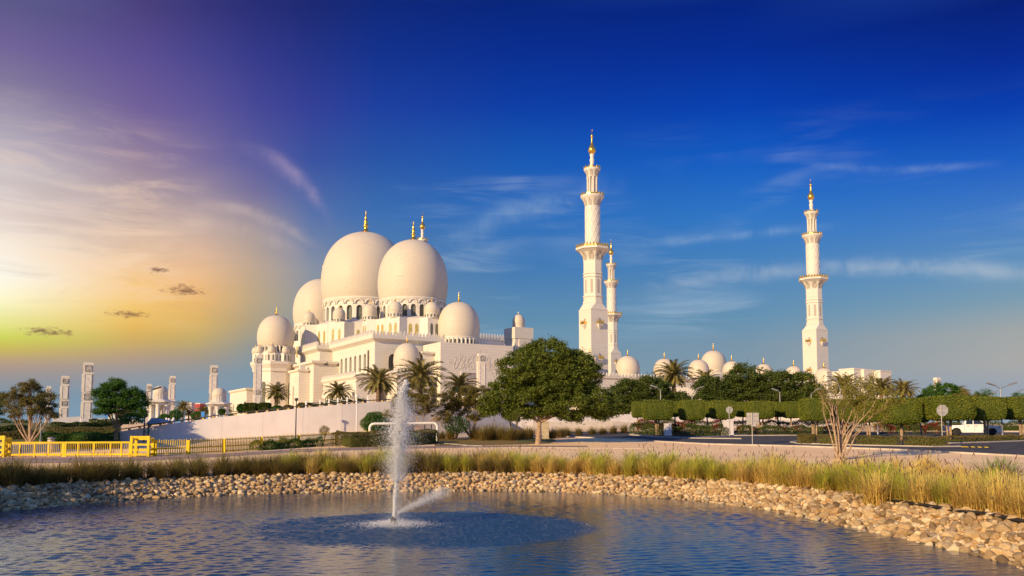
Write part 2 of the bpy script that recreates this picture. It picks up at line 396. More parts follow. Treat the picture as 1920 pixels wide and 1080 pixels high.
def gnd(px, py, dz=0.0):
    """point of the plain seen at a pixel"""
    kx, kz = ray(px, py); Y = 8.0
    while Y < 260 and CZ + kz*Y > zplain(Y): Y += 0.25
    lo, hi = Y - 0.25, Y
    for _ in range(20):
        mid = (lo+hi)/2
        if CZ + kz*mid > zplain(mid): lo = mid
        else: hi = mid
    return Vector((kx*hi, hi, zplain(hi) + dz))

# ------------------------------------------------------------------ pond outline, ground, water
def water_pt(px, py):
    kx, kz = ray(px, py); Y = -CZ/kz
    return (kx*Y, Y)
shore_px = [(0, 957), (80, 951), (160, 944), (300, 934), (450, 927), (600, 923), (740, 921), (880, 920), (1000, 921), (1100, 924),
            (1200, 930), (1300, 938), (1400, 949), (1500, 966), (1600, 987), (1700, 1008), (1790, 1028), (1890, 1052)]
shore = [(-34.0, 30.0), (-27.5, 34.0)] + [water_pt(*p) for p in shore_px] + [(12.9, 17.5), (12.6, 12.0), (11.0, 5.5)]
def catmull(P, n):
    P = [np.array(p, float) for p in P]; out = []
    for i in range(len(P)-1):
        p0, p1, p2, p3 = P[max(i-1, 0)], P[i], P[i+1], P[min(i+2, len(P)-1)]
        for k in range(n):
            t = k/n
            out.append(0.5*((2*p1) + (p2-p0)*t + (2*p0-5*p1+4*p2-p3)*t*t + (3*p1-p0-3*p2+p3)*t**3))
    out.append(P[-1]); return np.array(out)
shore_c = catmull(shore, 8)
pond = np.vstack([shore_c, np.array([(6.5, 2.2), (0, 1.2), (-8, 1.5), (-20, 6), (-32, 16)])])
def pond_dist(X, Y):
    """distance to the pond edge, negative over the water"""
    X = np.asarray(X, float); Y = np.asarray(Y, float)
    d = np.full(X.shape, 1e9); inside = np.zeros(X.shape, bool); n = len(pond)
    for i in range(n):
        x0, y0 = pond[i]; x1, y1 = pond[(i+1) % n]
        dx, dy = x1-x0, y1-y0; L = dx*dx+dy*dy + 1e-12
        t = np.clip(((X-x0)*dx+(Y-y0)*dy)/L, 0, 1)
        d = np.minimum(d, np.hypot(X-x0-t*dx, Y-y0-t*dy))
        c = ((y0 > Y) != (y1 > Y)) & (X < (x1-x0)*(Y-y0)/((y1-y0) if abs(y1-y0) > 1e-9 else 1e-9) + x0)
        inside ^= c
    return np.where(inside, -d, d)
def sstep(t): t = np.clip(t, 0, 1); return t*t*(3-2*t)
zpl = np.vectorize(zplain)
def ground_z(X, Y):
    d = pond_dist(X, Y)
    out = 0.81*sstep((d+0.35)/2.3) - 0.03 + (zpl(Y)-0.81 + 0.03)*sstep((d-1.2)/4.0)
    return np.where(d < 0, np.maximum(-1.3, out + d*0.8), out)
def coords(segs):
    o = []
    for a, b, st in segs: o += list(np.arange(a, b, st))
    return np.array(o + [segs[-1][1]])
gx = np.concatenate([[-6000, -2000, -600, -250, -150, -100, -75], coords([(-60, 50, 0.6)]), [60, 75, 100, 150, 250, 600, 2000, 6000]])
gy = np.concatenate([[-600, -200, -80, -30, -12], coords([(-4, 62, 0.55), (62, 110, 4.0), (110, 200, 15.0)]), [400, 900, 2500, 9000]])
GX, GY = np.meshgrid(gx, gy)
GZ = ground_z(GX, GY)
nx, ny = len(gx), len(gy)
idx = np.arange(nx*ny).reshape(ny, nx)
quads = np.stack([idx[:-1, :-1], idx[:-1, 1:], idx[1:, 1:], idx[1:, :-1]], -1).reshape(-1, 4)
m = bpy.data.materials.new('sandy_ground'); m.use_nodes = True
t = NT(m.node_tree); b = m.node_tree.nodes['Principled BSDF']; b.inputs['Roughness'].default_value = 0.95
b.inputs['Specular IOR Level'].default_value = 0.1
co = t.n('ShaderNodeTexCoord').outputs['Object']
na = t.n('ShaderNodeTexNoise', {'Vector': co, 'Scale': 0.16, 'Detail': 6.0, 'Roughness': 0.62}).outputs[0]
nb = t.n('ShaderNodeTexNoise', {'Vector': co, 'Scale': 2.4, 'Detail': 6.0, 'Roughness': 0.7}).outputs[0]
nw = t.n('ShaderNodeTexNoise', {'Vector': t.n('ShaderNodeMapping', {'Vector': co, 'Scale': (0.05, 0.55, 1), 'Rotation': (0, 0, R(-6))}).outputs[0], 'Scale': 1.0, 'Detail': 5.0, 'Distortion': 0.8}).outputs[0]
c = t.mix(t.smooth(na, 0.35, 0.68), (0.94, 0.66, 0.37, 1), (0.90, 0.58, 0.31, 1))
c = t.mix(t.smooth(nb, 0.45, 0.75, 0, 0.35), c, (0.52, 0.33, 0.20, 1))
c = t.mix(t.smooth(nw, 0.56, 0.70, 0, 0.25), c, (0.50, 0.33, 0.23, 1))
t.t.links.new(c, b.inputs['Base Color'])
t.t.links.new(t.n('ShaderNodeBump', {'Strength': 0.7, 'Height': nb, 'Distance': 0.06}).outputs[0], b.inputs['Normal'])
M['sand'] = m
tag(link('ground', np_mesh('ground', np.stack([GX, GY, GZ], -1).reshape(-1, 3), quads, m, True)), kind='structure')

WAVE_SLOPE = 0.066
FO = water_pt(738, 984)                         # the fountain
m = bpy.data.materials.new('pond_water'); m.use_nodes = True
t = NT(m.node_tree); b = m.node_tree.nodes['Principled BSDF']
co = t.n('ShaderNodeTexCoord').outputs['Object']
sp = t.n('ShaderNodeSeparateXYZ', {0: co})
# the spray falls back over an oval patch and roughens the surface there
dx = t.math('DIVIDE', t.math('SUBTRACT', sp.outputs[0], FO[0] + 1.15), 6.3)
dy = t.math('DIVIDE', t.math('SUBTRACT', sp.outputs[1], FO[1] - 0.6), 5.6)
rr = t.math('SQRT', t.math('ADD', t.math('MULTIPLY', dx, dx), t.math('MULTIPLY', dy, dy)))
wob = t.n('ShaderNodeTexNoise', {'Vector': co, 'Scale': 0.32, 'Detail': 3.0}).outputs[0]
wob2 = t.n('ShaderNodeTexNoise', {'Vector': t.n('ShaderNodeMapping', {'Vector': co, 'Scale': (0.25, 0.9, 1), 'Location': (3, 1, 0)}).outputs[0], 'Scale': 0.8, 'Detail': 2.0}).outputs[0]
rr = t.math('ADD', rr, t.math('MULTIPLY', t.math('SUBTRACT', wob, 0.5), 0.5))
patch = t.smooth(rr, 1.02, 0.80)
wedge = t.math('MULTIPLY', t.smooth(sp.outputs[0], FO[0]-1.2, FO[0]-4.0), t.smooth(wob2, 0.50, 0.60))
patch = t.math('MULTIPLY', patch, t.math('SUBTRACT', 1.0, t.math('MULTIPLY', wedge, 0.8)))
w3 = t.n('ShaderNodeTexNoise', {'Vector': t.n('ShaderNodeMapping', {'Vector': co, 'Scale': (0.6, 1.3, 1)}).outputs[0], 'Scale': 7.0, 'Detail': 4.0, 'Roughness': 0.65}).outputs[0]
h = t.math('MULTIPLY', w3, t.math('ADD', 0.25, t.math('MULTIPLY', patch, 0.9)))
t.t.links.new(t.n('ShaderNodeBump', {'Strength': 1.0, 'Height': h, 'Distance': 0.03}).outputs[0], b.inputs['Normal'])
b.inputs['Base Color'].default_value = (0.010, 0.050, 0.095, 1)
t.t.links.new(t.math('ADD', 0.06, t.math('MULTIPLY', patch, 0.25)), b.inputs['Roughness'])
b.inputs['IOR'].default_value = 1.7
M['water'] = m
wx = np.concatenate([np.arange(-38, -30, 0.5), np.arange(-30, 16.01, 0.068)])
wy = np.concatenate([np.arange(0, 17.5, 0.35), np.arange(17.5, 49.5, 0.05)])
XX, YY = np.meshgrid(wx, wy); wr = np.random.default_rng(5); ZZ = np.zeros_like(XX)
slow = 1.0 + 0.35*np.sin(XX*0.31+YY*0.12+1.0)*np.sin(YY*0.27-XX*0.08)
for k in range(46):                             # wind ripples, a spread of short wavelengths
    L = math.exp(wr.uniform(math.log(0.16), math.log(0.60))); th = wr.normal(R(97), R(27)); kk = 2*math.pi/L
    ZZ += WAVE_SLOPE*math.sqrt(2/46)/kk*np.sin(kk*(XX*math.cos(th)+YY*math.sin(th)) + wr.uniform(0, 6.28) + 0.8*np.sin(0.23*XX+0.31*YY+k))
side = XX/np.maximum(YY, 6.0) + 0.05*np.sin(YY*0.55) + 0.04*np.sin(XX*0.9+YY*0.21)
slow *= 0.85 + 1.25*np.clip((-0.24-side)/0.22, 0, 1) + 0.25*np.clip((side-0.10)/0.25, 0, 1)   # calmer in the lee of the fountain, ruffled at both sides
slow *= 1 - 0.35*np.clip((YY-33)/8, 0, 1)
ZZ *= slow
er = np.hypot((XX-FO[0]-1.15)/6.3, (YY-FO[1]+0.6)/5.6); inn = np.clip((1.05-er)/0.2, 0, 1)
r0 = np.hypot(XX-FO[0], YY-FO[1]); ring = np.zeros_like(XX)
for k in range(30):                             # rings and chop where the spray lands
    L = wr.uniform(0.13, 0.28); th = wr.uniform(0, 6.28); kk = 2*math.pi/L
    ring += 0.27*math.sqrt(2/30)/kk*np.sin(kk*(XX*math.cos(th)+YY*math.sin(th)) + wr.uniform(0, 6.28))
ZZ = ZZ*(1-0.45*inn) + ring*inn + 0.012*np.sin(r0*11)*np.exp(-r0/2.2)
wn = len(wx); wi = np.arange(wn*len(wy)).reshape(len(wy), wn)
wq = np.stack([wi[:-1, :-1], wi[:-1, 1:], wi[1:, 1:], wi[1:, :-1]], -1).reshape(-1, 4)
wo = tag(link('pond_water', np_mesh('pond_water', np.stack([XX, YY, ZZ], -1).reshape(-1, 3), wq, m, True)), kind='structure')

# ------------------------------------------------------------------ sheets lying on the plain
def strip_mesh(name, left, right, mat_, dz, kind='structure', thick=0.0):
    """sheet between two pixel polylines of equal length, laid on the plain"""
    A = [gnd(*p) for p in left]; B = [gnd(*p) for p in right]; mb = MB(); K = 6
    for (a0, a1), (b0, b1) in zip(zip(A, A[1:]), zip(B, B[1:])):
        for k in range(K):
            for j in range(6):
                q = []
                for (kk, jj) in ((k, j), (k+1, j), (k+1, j+1), (k, j+1)):
                    p = a0.lerp(a1, kk/K).lerp(b0.lerp(b1, kk/K), jj/6)
                    q.append((p.x, p.y, zplain(p.y) + dz))
                mb.add(q, [(0, 1, 2, 3)])
    return tag(mb.build(name, mat_), kind=kind)
lawn_m = mat('short_lawn', (0.10, 0.13, 0.03), 0.95, var=0.3, scale=0.5, bump=0.8, bscale=25, col2=(0.17, 0.13, 0.04))
dry_m = mat('dry_lawn', (0.26, 0.16, 0.05), 0.95, var=0.3, scale=0.6, bump=0.8, bscale=25, col2=(0.16, 0.13, 0.03))
strip_mesh('road', [(1030, 818.5), (1170, 823), (1240, 828.5), (1330, 833), (1500, 837), (1700, 844), (1950, 857), (2300, 880)],
                   [(1030, 810), (1170, 809), (1260, 809), (1330, 809), (1500, 809), (1700, 810), (1950, 811), (2300, 814)], M['asphalt'], 0.02)
strip_mesh('path', [(-120, 872), (240, 866), (430, 856), (560, 848), (700, 843), (830, 840), (960, 838), (1100, 838.5)],
                   [(-120, 858), (240, 857), (430, 850), (560, 842), (700, 838.5), (830, 836), (960, 835.3), (1100, 836)], M['path'], 0.012)
strip_mesh('lawn', [(-200, 829), (30, 829), (225, 829)], [(-200, 793), (30, 793), (225, 793)], lawn_m, 0.02)
strip_mesh('dry_lawn', [(815, 836), (900, 835), (975, 833.5), (1010, 832)], [(815, 823), (900, 822), (975, 824), (1010, 828)], dry_m, 0.02)
strip_mesh('lawn', [(975, 831.5), (1030, 831), (1042, 828)], [(965, 822), (1020, 822), (1040, 824)], lawn_m, 0.03)
def kerb(pts, w=0.32, h=0.14, dz=0.0):
    mb = MB(); P = [gnd(*p) for p in pts]
    for a, c in zip(P, P[1:]):
        mb.bar((a.x, a.y, zplain(a.y)+h/2-0.02+dz), (c.x, c.y, zplain(c.y)+h/2-0.02+dz), w, h)
    return tag(mb.build('kerb', M['kerb']), kind='structure')
kerb([(1040, 819), (1170, 823.6), (1240, 829), (1330, 833.6), (1500, 837.6), (1700, 844.8), (1950, 858)])
kerb([(1400, 816), (1290, 822), (1230, 820), (1182, 816), (1200, 812), (1260, 810)])
kerb([(1290, 822.3), (1390, 823.5)])
kerb([(1376, 817.5), (1500, 817), (1600, 816)])
kerb([(1660, 808.6), (1800, 809), (1950, 809.5)])
kerb([(1800, 838), (1750, 838.5), (1620, 836), (1500, 832.5), (1484, 830), (1500, 828)])
kerb([(1780, 832), (1860, 829.5), (1960, 826)])
kerb([(818, 841), (960, 838.8), (1240, 842)], 0.2, 0.06)
kerb([(800, 829), (880, 836), (905, 836.5)], 0.25, 0.08)

# ------------------------------------------------------------------ rip-rap stones
ARC = np.concatenate([[0], np.cumsum(np.hypot(*np.diff(shore_c, axis=0).T))])
def shore_at(s):
    i = min(max(np.searchsorted(ARC, s) - 1, 0), len(ARC)-2)
    f = (s-ARC[i])/(ARC[i+1]-ARC[i]); p = shore_c[i]*(1-f)+shore_c[i+1]*f
    d = shore_c[min(i+2, len(shore_c)-1)]-shore_c[max(i-1, 0)]; d = d/np.hypot(*d)
    return p, np.array([-d[1], d[0]])           # outward from the water
def px_of(p):
    """photograph pixel of a world point"""
    d = Vector(p) - Vector((0, 0, CZ)); f = d.y*math.cos(TH)+d.z*math.sin(TH); u = -d.y*math.sin(TH)+d.z*math.cos(TH)
    return CX + F*d.x/f, CY - F*u/f
def stone_mesh(sub, seed):
    bm = bmesh.new(); bmesh.ops.create_icosphere(bm, subdivisions=sub, radius=0.5); r = random.Random(seed)
    cuts = [(Vector((r.gauss(0,1), r.gauss(0,1), r.gauss(0,1))).normalized(), r.uniform(0.26, 0.42)) for _ in range(11)]
    for v in bm.verts:
        for n_, d_ in cuts:
            e = v.co.dot(n_) - d_
            if e > 0: v.co -= n_*e*0.95
        v.co *= 1 + 0.05*math.sin(9*v.co.x+seed)*math.cos(8*v.co.y)
        v.co.x *= 1.22; v.co.y *= 0.98; v.co.z *= 0.78
    V = np.array([v.co[:] for v in bm.verts]); Fc = np.array([[v.index for v in f.verts] for f in bm.faces]); bm.free()
    return V, Fc
def stonemat(name, island):
    m = bpy.data.materials.new(name); m.use_nodes = True
    t = NT(m.node_tree); b = m.node_tree.nodes['Principled BSDF']; b.inputs['Roughness'].default_value = 0.8
    b.inputs['Specular IOR Level'].default_value = 0.25
    rnd = t.n('ShaderNodeNewGeometry').outputs['Random Per Island'] if island else t.n('ShaderNodeObjectInfo').outputs['Random']
    c = t.ramp(rnd, [(0, (0.13, 0.085, 0.045, 1)), (0.22, (0.44, 0.28, 0.13, 1)), (0.5, (0.58, 0.41, 0.21, 1)), (0.7, (0.31, 0.21, 0.11, 1)), (0.88, (0.74, 0.58, 0.35, 1)), (1, (0.22, 0.165, 0.12, 1))])
    nz = t.n('ShaderNodeTexNoise', {'Vector': t.n('ShaderNodeTexCoord').outputs['Object'], 'Scale': 5.0, 'Detail': 6.0, 'Roughness': 0.65}).outputs[0]
    c = t.mix(t.smooth(nz, 0.4, 0.8, 0, 0.5), c, (0.15, 0.10, 0.06, 1), 'MIX')
    t.t.links.new(c, b.inputs['Base Color'])
    t.t.links.new(t.n('ShaderNodeBump', {'Strength': 0.5, 'Height': nz, 'Distance': 0.04}).outputs[0], b.inputs['Normal'])
    return m
M['stone'] = stonemat('weathered_stone', False); M['stones'] = stonemat('weathered_stones', True)
S2 = [stone_mesh(3, i) for i in range(10)]; S1 = [stone_mesh(2, i) for i in range(12)]
stone_me = [np_mesh('stone', V, Fc, M['stone'], True) for V, Fc in S2]
cand = []
s = 2.0
rows = 14
for k in range(rows):
    s = 1.0 + random.random()*0.3
    while s < ARC[-1]:
        p, n_ = shore_at(s)
        frac = s/ARC[-1]
        d = -0.22 + k*0.165 + random.uniform(-0.09, 0.09)
        size = random.choice([0.16, 0.19, 0.22, 0.26, 0.30, 0.38])*random.uniform(0.85, 1.15)
        q = p + n_*d
        cand.append((q[0], q[1], d, size)); s += size*random.uniform(0.78, 1.05)
for _ in range(500):                            # looser stones along the top of the bank
    s = random.uniform(0.35*ARC[-1], ARC[-1]); p, n_ = shore_at(s); d = random.uniform(1.9, 2.9); q = p+n_*d
    cand.append((q[0], q[1], d, random.uniform(0.16, 0.36)))
cx = np.array([c[0] for c in cand]); cyy = np.array([c[1] for c in cand]); cz = ground_z(cx, cyy)
info = []
for (x, y, d, sz), z in zip(cand, cz):
    if y < 8: continue
    px, py = px_of((x, y, z))
    vis = -60 < px < 1990 and py < 1100
    info.append((sz/y if vis and py < 1085 and 0 < px < 1920 else 0, x, y, max(z, -0.05), sz, d))
info.sort(key=lambda r: -r[0])
LV, LF, off = [], [], 0
for i, (big, x, y, z, sz, d) in enumerate(info):
    rot = Matrix.Rotation(random.uniform(0, 6.28), 3, 'Z') @ Matrix.Rotation(random.uniform(-0.5, 0.5), 3, 'X') @ Matrix.Rotation(random.uniform(-0.4, 0.4), 3, 'Y')
    zz = z + sz*random.uniform(0.12, 0.26)
    if i < 300:
        o = link('stone', stone_me[i % 10], None, (x, y, zz)); o.rotation_euler = rot.to_euler()
        o.scale = (sz*random.uniform(0.9, 1.2), sz*random.uniform(0.8, 1.1), sz*random.uniform(0.8, 1.15))
        tag(o, 'smooth tan rip-rap stone piled on the near stretch of the pond bank', 'stone', 'large stones on the pond bank')
    else:
        V, Fc = random.choice(S1)
        A = V*sz*np.array([random.uniform(0.9, 1.2), random.uniform(0.8, 1.1), random.uniform(0.8, 1.1)])
        LV.append(A @ np.array(rot).T + np.array([x, y, zz])); LF.append(Fc+off); off += len(V)
tag(link('stone_riprap', np_mesh('stone_riprap', np.vstack(LV), np.vstack(LF), M['stones'], True)), kind='stuff', cat='stones', label='bank of small tan and grey stones lining the far edge of the pond')
# strips of black liner showing between the stones on the right bank
mb = MB()
def ribbon(mb, pts, w, dz):
    q = []
    for (x, y) in pts: q.append((x, y))
    for (a, c) in zip(q, q[1:]):
        dx, dy = c[0]-a[0], c[1]-a[1]; L = math.hypot(dx, dy); nx_, ny_ = -dy/L*w/2, dx/L*w/2
        z0 = float(ground_z(a[0], a[1]))+dz; z1 = float(ground_z(c[0], c[1]))+dz
        mb.add([(a[0]-nx_, a[1]-ny_, z0), (c[0]-nx_, c[1]-ny_, z1), (c[0]+nx_, c[1]+ny_, z1+0.05), (a[0]+nx_, a[1]+ny_, z0+0.05)], [(0, 1, 2, 3)])
pts = []
for s in np.linspace(ARC[-1]*0.70, ARC[-1]*0.93, 14):
    p, n_ = shore_at(s); q = p+n_*(1.62+0.08*math.sin(s*1.7)); pts.append((q[0], q[1]))
ribbon(mb, pts, 0.26, 0.14)
tag(mb.build('pond_liner', M['liner']), 'strip of black pond liner showing between stones on the right bank', 'pond liner')

# ------------------------------------------------------------------ fountain grass tussocks
def grassmat(name, base, midc, tip):
    m = bpy.data.materials.new(name); m.use_nodes = True
    t = NT(m.node_tree); nt = m.node_tree; b = nt.nodes['Principled BSDF']; out = nt.nodes['Material Output']
    z = t.n('ShaderNodeSeparateXYZ', {0: t.n('ShaderNodeTexCoord').outputs['Object']}).outputs[2]
    rnd = t.n('ShaderNodeNewGeometry').outputs['Random Per Island']; oi = t.n('ShaderNodeObjectInfo').outputs['Random']
    f = t.math('ADD', t.math('MULTIPLY', z, 0.55), t.math('MULTIPLY', t.math('SUBTRACT', rnd, 0.5), 0.9))
    f = t.math('ADD', f, t.math('MULTIPLY', t.math('SUBTRACT', oi, 0.5), 0.35), clamp=True)
    c = t.ramp(f, [(0.0, base + (1,)), (0.45, midc + (1,)), (1.0, tip + (1,))])
    nt.links.new(c, b.inputs['Base Color']); b.inputs['Roughness'].default_value = 0.7; b.inputs['Specular IOR Level'].default_value = 0.2
    mx = t.n('ShaderNodeMixShader', {0: 0.35, 1: b.outputs[0], 2: t.n('ShaderNodeBsdfTranslucent', {0: c}).outputs[0]})
    nt.links.new(mx.outputs[0], out.inputs[0]); return m
M['g_olive'] = grassmat('olive_grass', (0.24, 0.15, 0.045), (0.24, 0.19, 0.045), (0.30, 0.26, 0.08))
M['g_green'] = grassmat('yellow_green_grass', (0.52, 0.36, 0.08), (0.50, 0.47, 0.06), (0.40, 0.48, 0.05))
M['g_straw'] = grassmat('straw_grass', (0.56, 0.36, 0.10), (0.72, 0.53, 0.14), (0.76, 0.62, 0.20))
M['g_fresh'] = grassmat('fresh_green_grass', (0.16, 0.18, 0.02), (0.14, 0.26, 0.025), (0.24, 0.36, 0.04))
M['plume'] = mat('purple_brown_seed_heads', (0.20, 0.12, 0.11), 0.9, var=0.2)
def tussock_mesh(mname, seed, blades=300, H=1.15, spread=0.62, plumes=9):
    r = np.random.default_rng(seed); V = []; Fc = []; o = 0; mi = []
    for k in range(blades + plumes):
        pl = k >= blades
        a = r.uniform(0, 2*math.pi); rad = abs(r.normal(0, 0.19))
        base = np.array([math.cos(a)*rad, math.sin(a)*rad, -0.03])
        a2 = a + r.normal(0, 0.7); lean = abs(r.normal(0, 0.40)) + 0.05
        L = H*r.uniform(0.55, 1.1)*(1.18 if pl else 1)
        lean = lean*0.7 if pl else lean
        hd = np.array([math.cos(a2), math.sin(a2), 0]); sd = np.array([-math.sin(a2), math.cos(a2), 0])
        tw = r.uniform(-0.6, 0.6); wd = (0.0065 if pl else 0.013)*(1+0.5*r.random())
        pts = []
        for j, tt in enumerate((0, 0.35, 0.7, 1.0)):
            out_ = hd*spread*L*(lean*tt + lean*1.1*tt*tt)
            p = base + out_ + np.array([0, 0, L*(tt - 0.30*lean*tt*tt*1.4)])
            w = wd*(1 - 0.9*tt) if not pl else wd
            s_ = sd*math.cos(tw*tt) + hd*math.sin(tw*tt)*0.4
            pts += [p - s_*w, p + s_*w]
        V += pts
        for j in range(3): Fc.append((o+2*j, o+2*j+1, o+2*j+3, o+2*j+2)); mi.append(0)
        o += 8
        if pl:                                  # feathery seed head
            p = (pts[-1]+pts[-2])/2; tdir = (pts[-1]-pts[-4]); tdir = tdir/np.linalg.norm(tdir)
            for q in range(3):
                e = np.cross(tdir, [math.cos(q*1.05), math.sin(q*1.05), 0.2]); e = e/np.linalg.norm(e)*0.016
                V += [p-e*0.5, p+tdir*0.10-e, p+tdir*0.24, p+tdir*0.10+e]
                Fc.append((o, o+1, o+2, o+3)); mi.append(1); o += 4
    me = np_mesh('grass_tussock', np.array(V), np.array(Fc), [M[mname], M['plume']])
    me.polygons.foreach_set('material_index', mi); return me
TM = {k: [tussock_mesh(k, 100*i+7, 460, h, sp_, pl) for i in range(4)] for k, h, sp_, pl in
      (('g_olive', 1.25, 0.72, 4), ('g_green', 1.32, 0.60, 9), ('g_straw', 1.25, 0.64, 6), ('g_fresh', 1.3, 0.8, 0))}
GL = {'g_olive': ('dull olive tussock of fountain grass above the shaded pond bank', 'olive grass tussocks along the pond bank'),
      'g_green': ('yellow-green tussock of fountain grass above the stone bank', 'yellow-green grass tussocks along the pond bank'),
      'g_straw': ('dry straw-coloured tussock of fountain grass above the stone bank', 'straw grass tussocks along the pond bank')}
def tussock(x, y, kind, sc, label=None, group=None):
    z = float(ground_z(x, y))
    o = link('grass_tussock', random.choice(TM[kind]), None, (x, y, z)); o.rotation_euler = (0, 0, random.uniform(0, 6.28))
    o.scale = (sc*random.uniform(0.9, 1.2), sc*random.uniform(0.9, 1.2), sc*random.uniform(0.85, 1.1))
    return tag(o, label or GL[kind][0], 'grass', group or (GL[kind][1] if not label else None))
NG = 0
for row, (d0, step) in enumerate(((2.35, 0.86), (3.2, 0.92), (4.1, 1.05))):
    s = 3.0 + row*0.3
    while s < ARC[-1]*0.93:
        p, n_ = shore_at(s); d = d0+random.uniform(-0.3, 0.3); q = p+n_*d
        px, py = px_of((q[0], q[1], 1.0)); s += step*random.uniform(0.75, 1.25)
        if not (-70 < px < 1990): continue
        if row == 2 and (px < 500): continue
        if 728 < px < 752 and row > 0: continue
        if px < 420 and random.random() < 0.05: continue
        if px < 520: k = 'g_olive'
        elif px < 960: k = random.choice(['g_olive', 'g_olive', 'g_straw', 'g_green'])
        elif px < 1330: k = random.choice(['g_green', 'g_straw', 'g_green'])
        elif px < 1560: k = random.choice(['g_green', 'g_green', 'g_green', 'g_straw'])
        elif px < 1680: k = random.choice(['g_green', 'g_straw'])
        else: k = random.choice(['g_straw', 'g_straw', 'g_straw', 'g_straw', 'g_green'])
        tussock(q[0], q[1], k, random.uniform(0.85, 1.15)); NG += 1
for px, py in [(1640, 930), (1700, 928), (1760, 930), (1820, 935), (1905, 950), (1560, 905), (1500, 895), (1450, 890), (1680, 905), (1720, 912), (1770, 905), (1800, 915), (1660, 915), (1600, 910), (1580, 890), (1620, 895), (1740, 895), (1650, 940), (1610, 925)]:
    g = gnd(px, py); tussock(g.x, g.y, random.choice(['g_straw', 'g_green']) if px < 1600 else 'g_straw', random.uniform(0.9, 1.15)); NG += 1
g = gnd(1874, 914)
for i in range(3): 
    o = link('grass_tussock', TM['g_fresh'][i], None, None) if i == 0 else None
    if o: o.location = g; o.scale = (1.7, 1.7, 1.15); tag(o, 'fresh bright-green grass tussock drooping among straw grass on the right', 'grass')
print('tussocks', NG, 'stones', len(info))

# ------------------------------------------------------------------ fountain
fr = thing('pond_fountain', 'single tall white water jet rising from a dark nozzle in the pond', 'fountain', (FO[0], FO[1], 0))
mb = MB(); mb.lathe([(0.0, -0.2), (0.16, -0.2), (0.17, 0.05), (0.13, 0.10), (0.10, 0.20), (0.06, 0.24), (0.05, 0.30), (0.0, 0.30)], 16)
mb.build('nozzle', M['darkpole'], fr)
m = bpy.data.materials.new('white_water'); m.use_nodes = True
t = NT(m.node_tree); b = m.node_tree.nodes['Principled BSDF']; out = m.node_tree.nodes['Material Output']
b.inputs['Base Color'].default_value = (0.93, 0.93, 0.95, 1); b.inputs['Roughness'].default_value = 0.35
tr = t.n('ShaderNodeBsdfTranslucent', {0: (0.93, 0.93, 0.95, 1)})
mx = t.n('ShaderNodeMixShader', {0: 0.35, 1: b.outputs[0], 2: tr.outputs[0]}); m.node_tree.links.new(mx.outputs[0], out.inputs[0])
M['spray'] = m
def droplets(P, size):
    """each droplet a small octahedron"""
    n = len(P); d = np.array([(1,0,0),(-1,0,0),(0,1,0),(0,-1,0),(0,0,1),(0,0,-1)], float)
    V = (P[:, None, :] + d[None]*np.asarray(size)[:, None, None]).reshape(-1, 3)
    f = np.array([(0,2,4),(2,1,4),(1,3,4),(3,0,4),(2,0,5),(1,2,5),(3,1,5),(0,3,5)])
    return V, (f[None] + 6*np.arange(n)[:, None, None]).reshape(-1, 3)
PX = FO[1]/F                                    # metres per photograph pixel at the fountain
def jet(n, z0, z1, wfun, lean, size, clump=0):
    z = RNG.uniform(z0, z1, n)
    if clump:
        c = RNG.uniform(z0, z1, clump); z = c[RNG.integers(0, clump, n)] + RNG.normal(0, 0.10, n); z = np.clip(z, z0, z1)
    w = np.array([wfun(a) for a in z]); a = RNG.uniform(0, 6.283, n); r = np.abs(RNG.normal(0, 1, n))*w
    ox = np.sin(z*5.0)*0.02*z/2 + lean(z)
    return np.stack([ox + r*np.cos(a), r*np.sin(a), z], -1), RNG.uniform(0.5, 1.4, n)*size
ht = 268*PX
lean = lambda z: 0.35*(z/ht)**1.2
P1, s1 = jet(9000, 0.28, ht*0.62, lambda z: 0.022+0.030*(z/ht), lean, 0.019, 60)
P2, s2 = jet(9500, ht*0.45, ht*0.99, lambda z: 0.035+0.20*max(0, 1-abs(z/ht-0.70)/0.30), lean, 0.017, 90)
P3, s3 = jet(26000, ht*0.30, ht*0.88, lambda z: 0.12+0.36*max(0, 1-abs(z/ht-0.6)/0.40), lean, 0.0075)
P4, s4 = jet(2600, ht*0.55, ht*1.0, lambda z: 0.10*(1.02-z/ht)+0.03, lean, 0.022, 24)
V, Fc = droplets(np.vstack([P1, P2, P3, P4]), np.concatenate([s1, s2, s3, s4]))
tag(link('water_jet', np_mesh('water_jet', V, Fc, M['spray']), fr), kind='stuff')
# falling spray, the wind-blown side jet and splashes on the surface
n = 24000; z = RNG.uniform(0.0, ht*0.62, n); a = RNG.uniform(0, 6.283, n); r = np.abs(RNG.normal(0, 0.42, n))*(1.25-z/ht)
Q1 = np.stack([0.12+r*np.cos(a), r*np.sin(a)*0.8, z], -1)
n = 9000; tt = RNG.uniform(0, 1, n)**0.8
Q2 = np.stack([0.1+tt*1.75+RNG.normal(0, 0.04+0.12*tt, n), RNG.normal(0, 0.05+0.1*tt, n)+tt*0.4, 0.40+tt*0.92-0.15*tt*tt+RNG.normal(0, 0.03+0.10*tt, n)], -1)
n = 6000; a = RNG.uniform(0, 6.283, n); r = np.abs(RNG.normal(0, 0.65, n))
Q3 = np.stack([r*np.cos(a)*1.2, r*np.sin(a), np.abs(RNG.normal(0, 0.10, n))*np.exp(-r)+0.006], -1)
n = 3400; a = RNG.uniform(0, 6.283, n); r = np.sqrt(RNG.uniform(0.05, 1, n))
Q4 = np.stack([1.15+6.0*r*np.cos(a), -0.6+5.2*r*np.sin(a), np.abs(RNG.normal(0, 0.02, n))+0.005], -1)
keep = RNG.uniform(0, 1, n) < np.clip(0.12+0.9*(np.cos(a)*r), 0.08, 1); Q4 = Q4[keep]
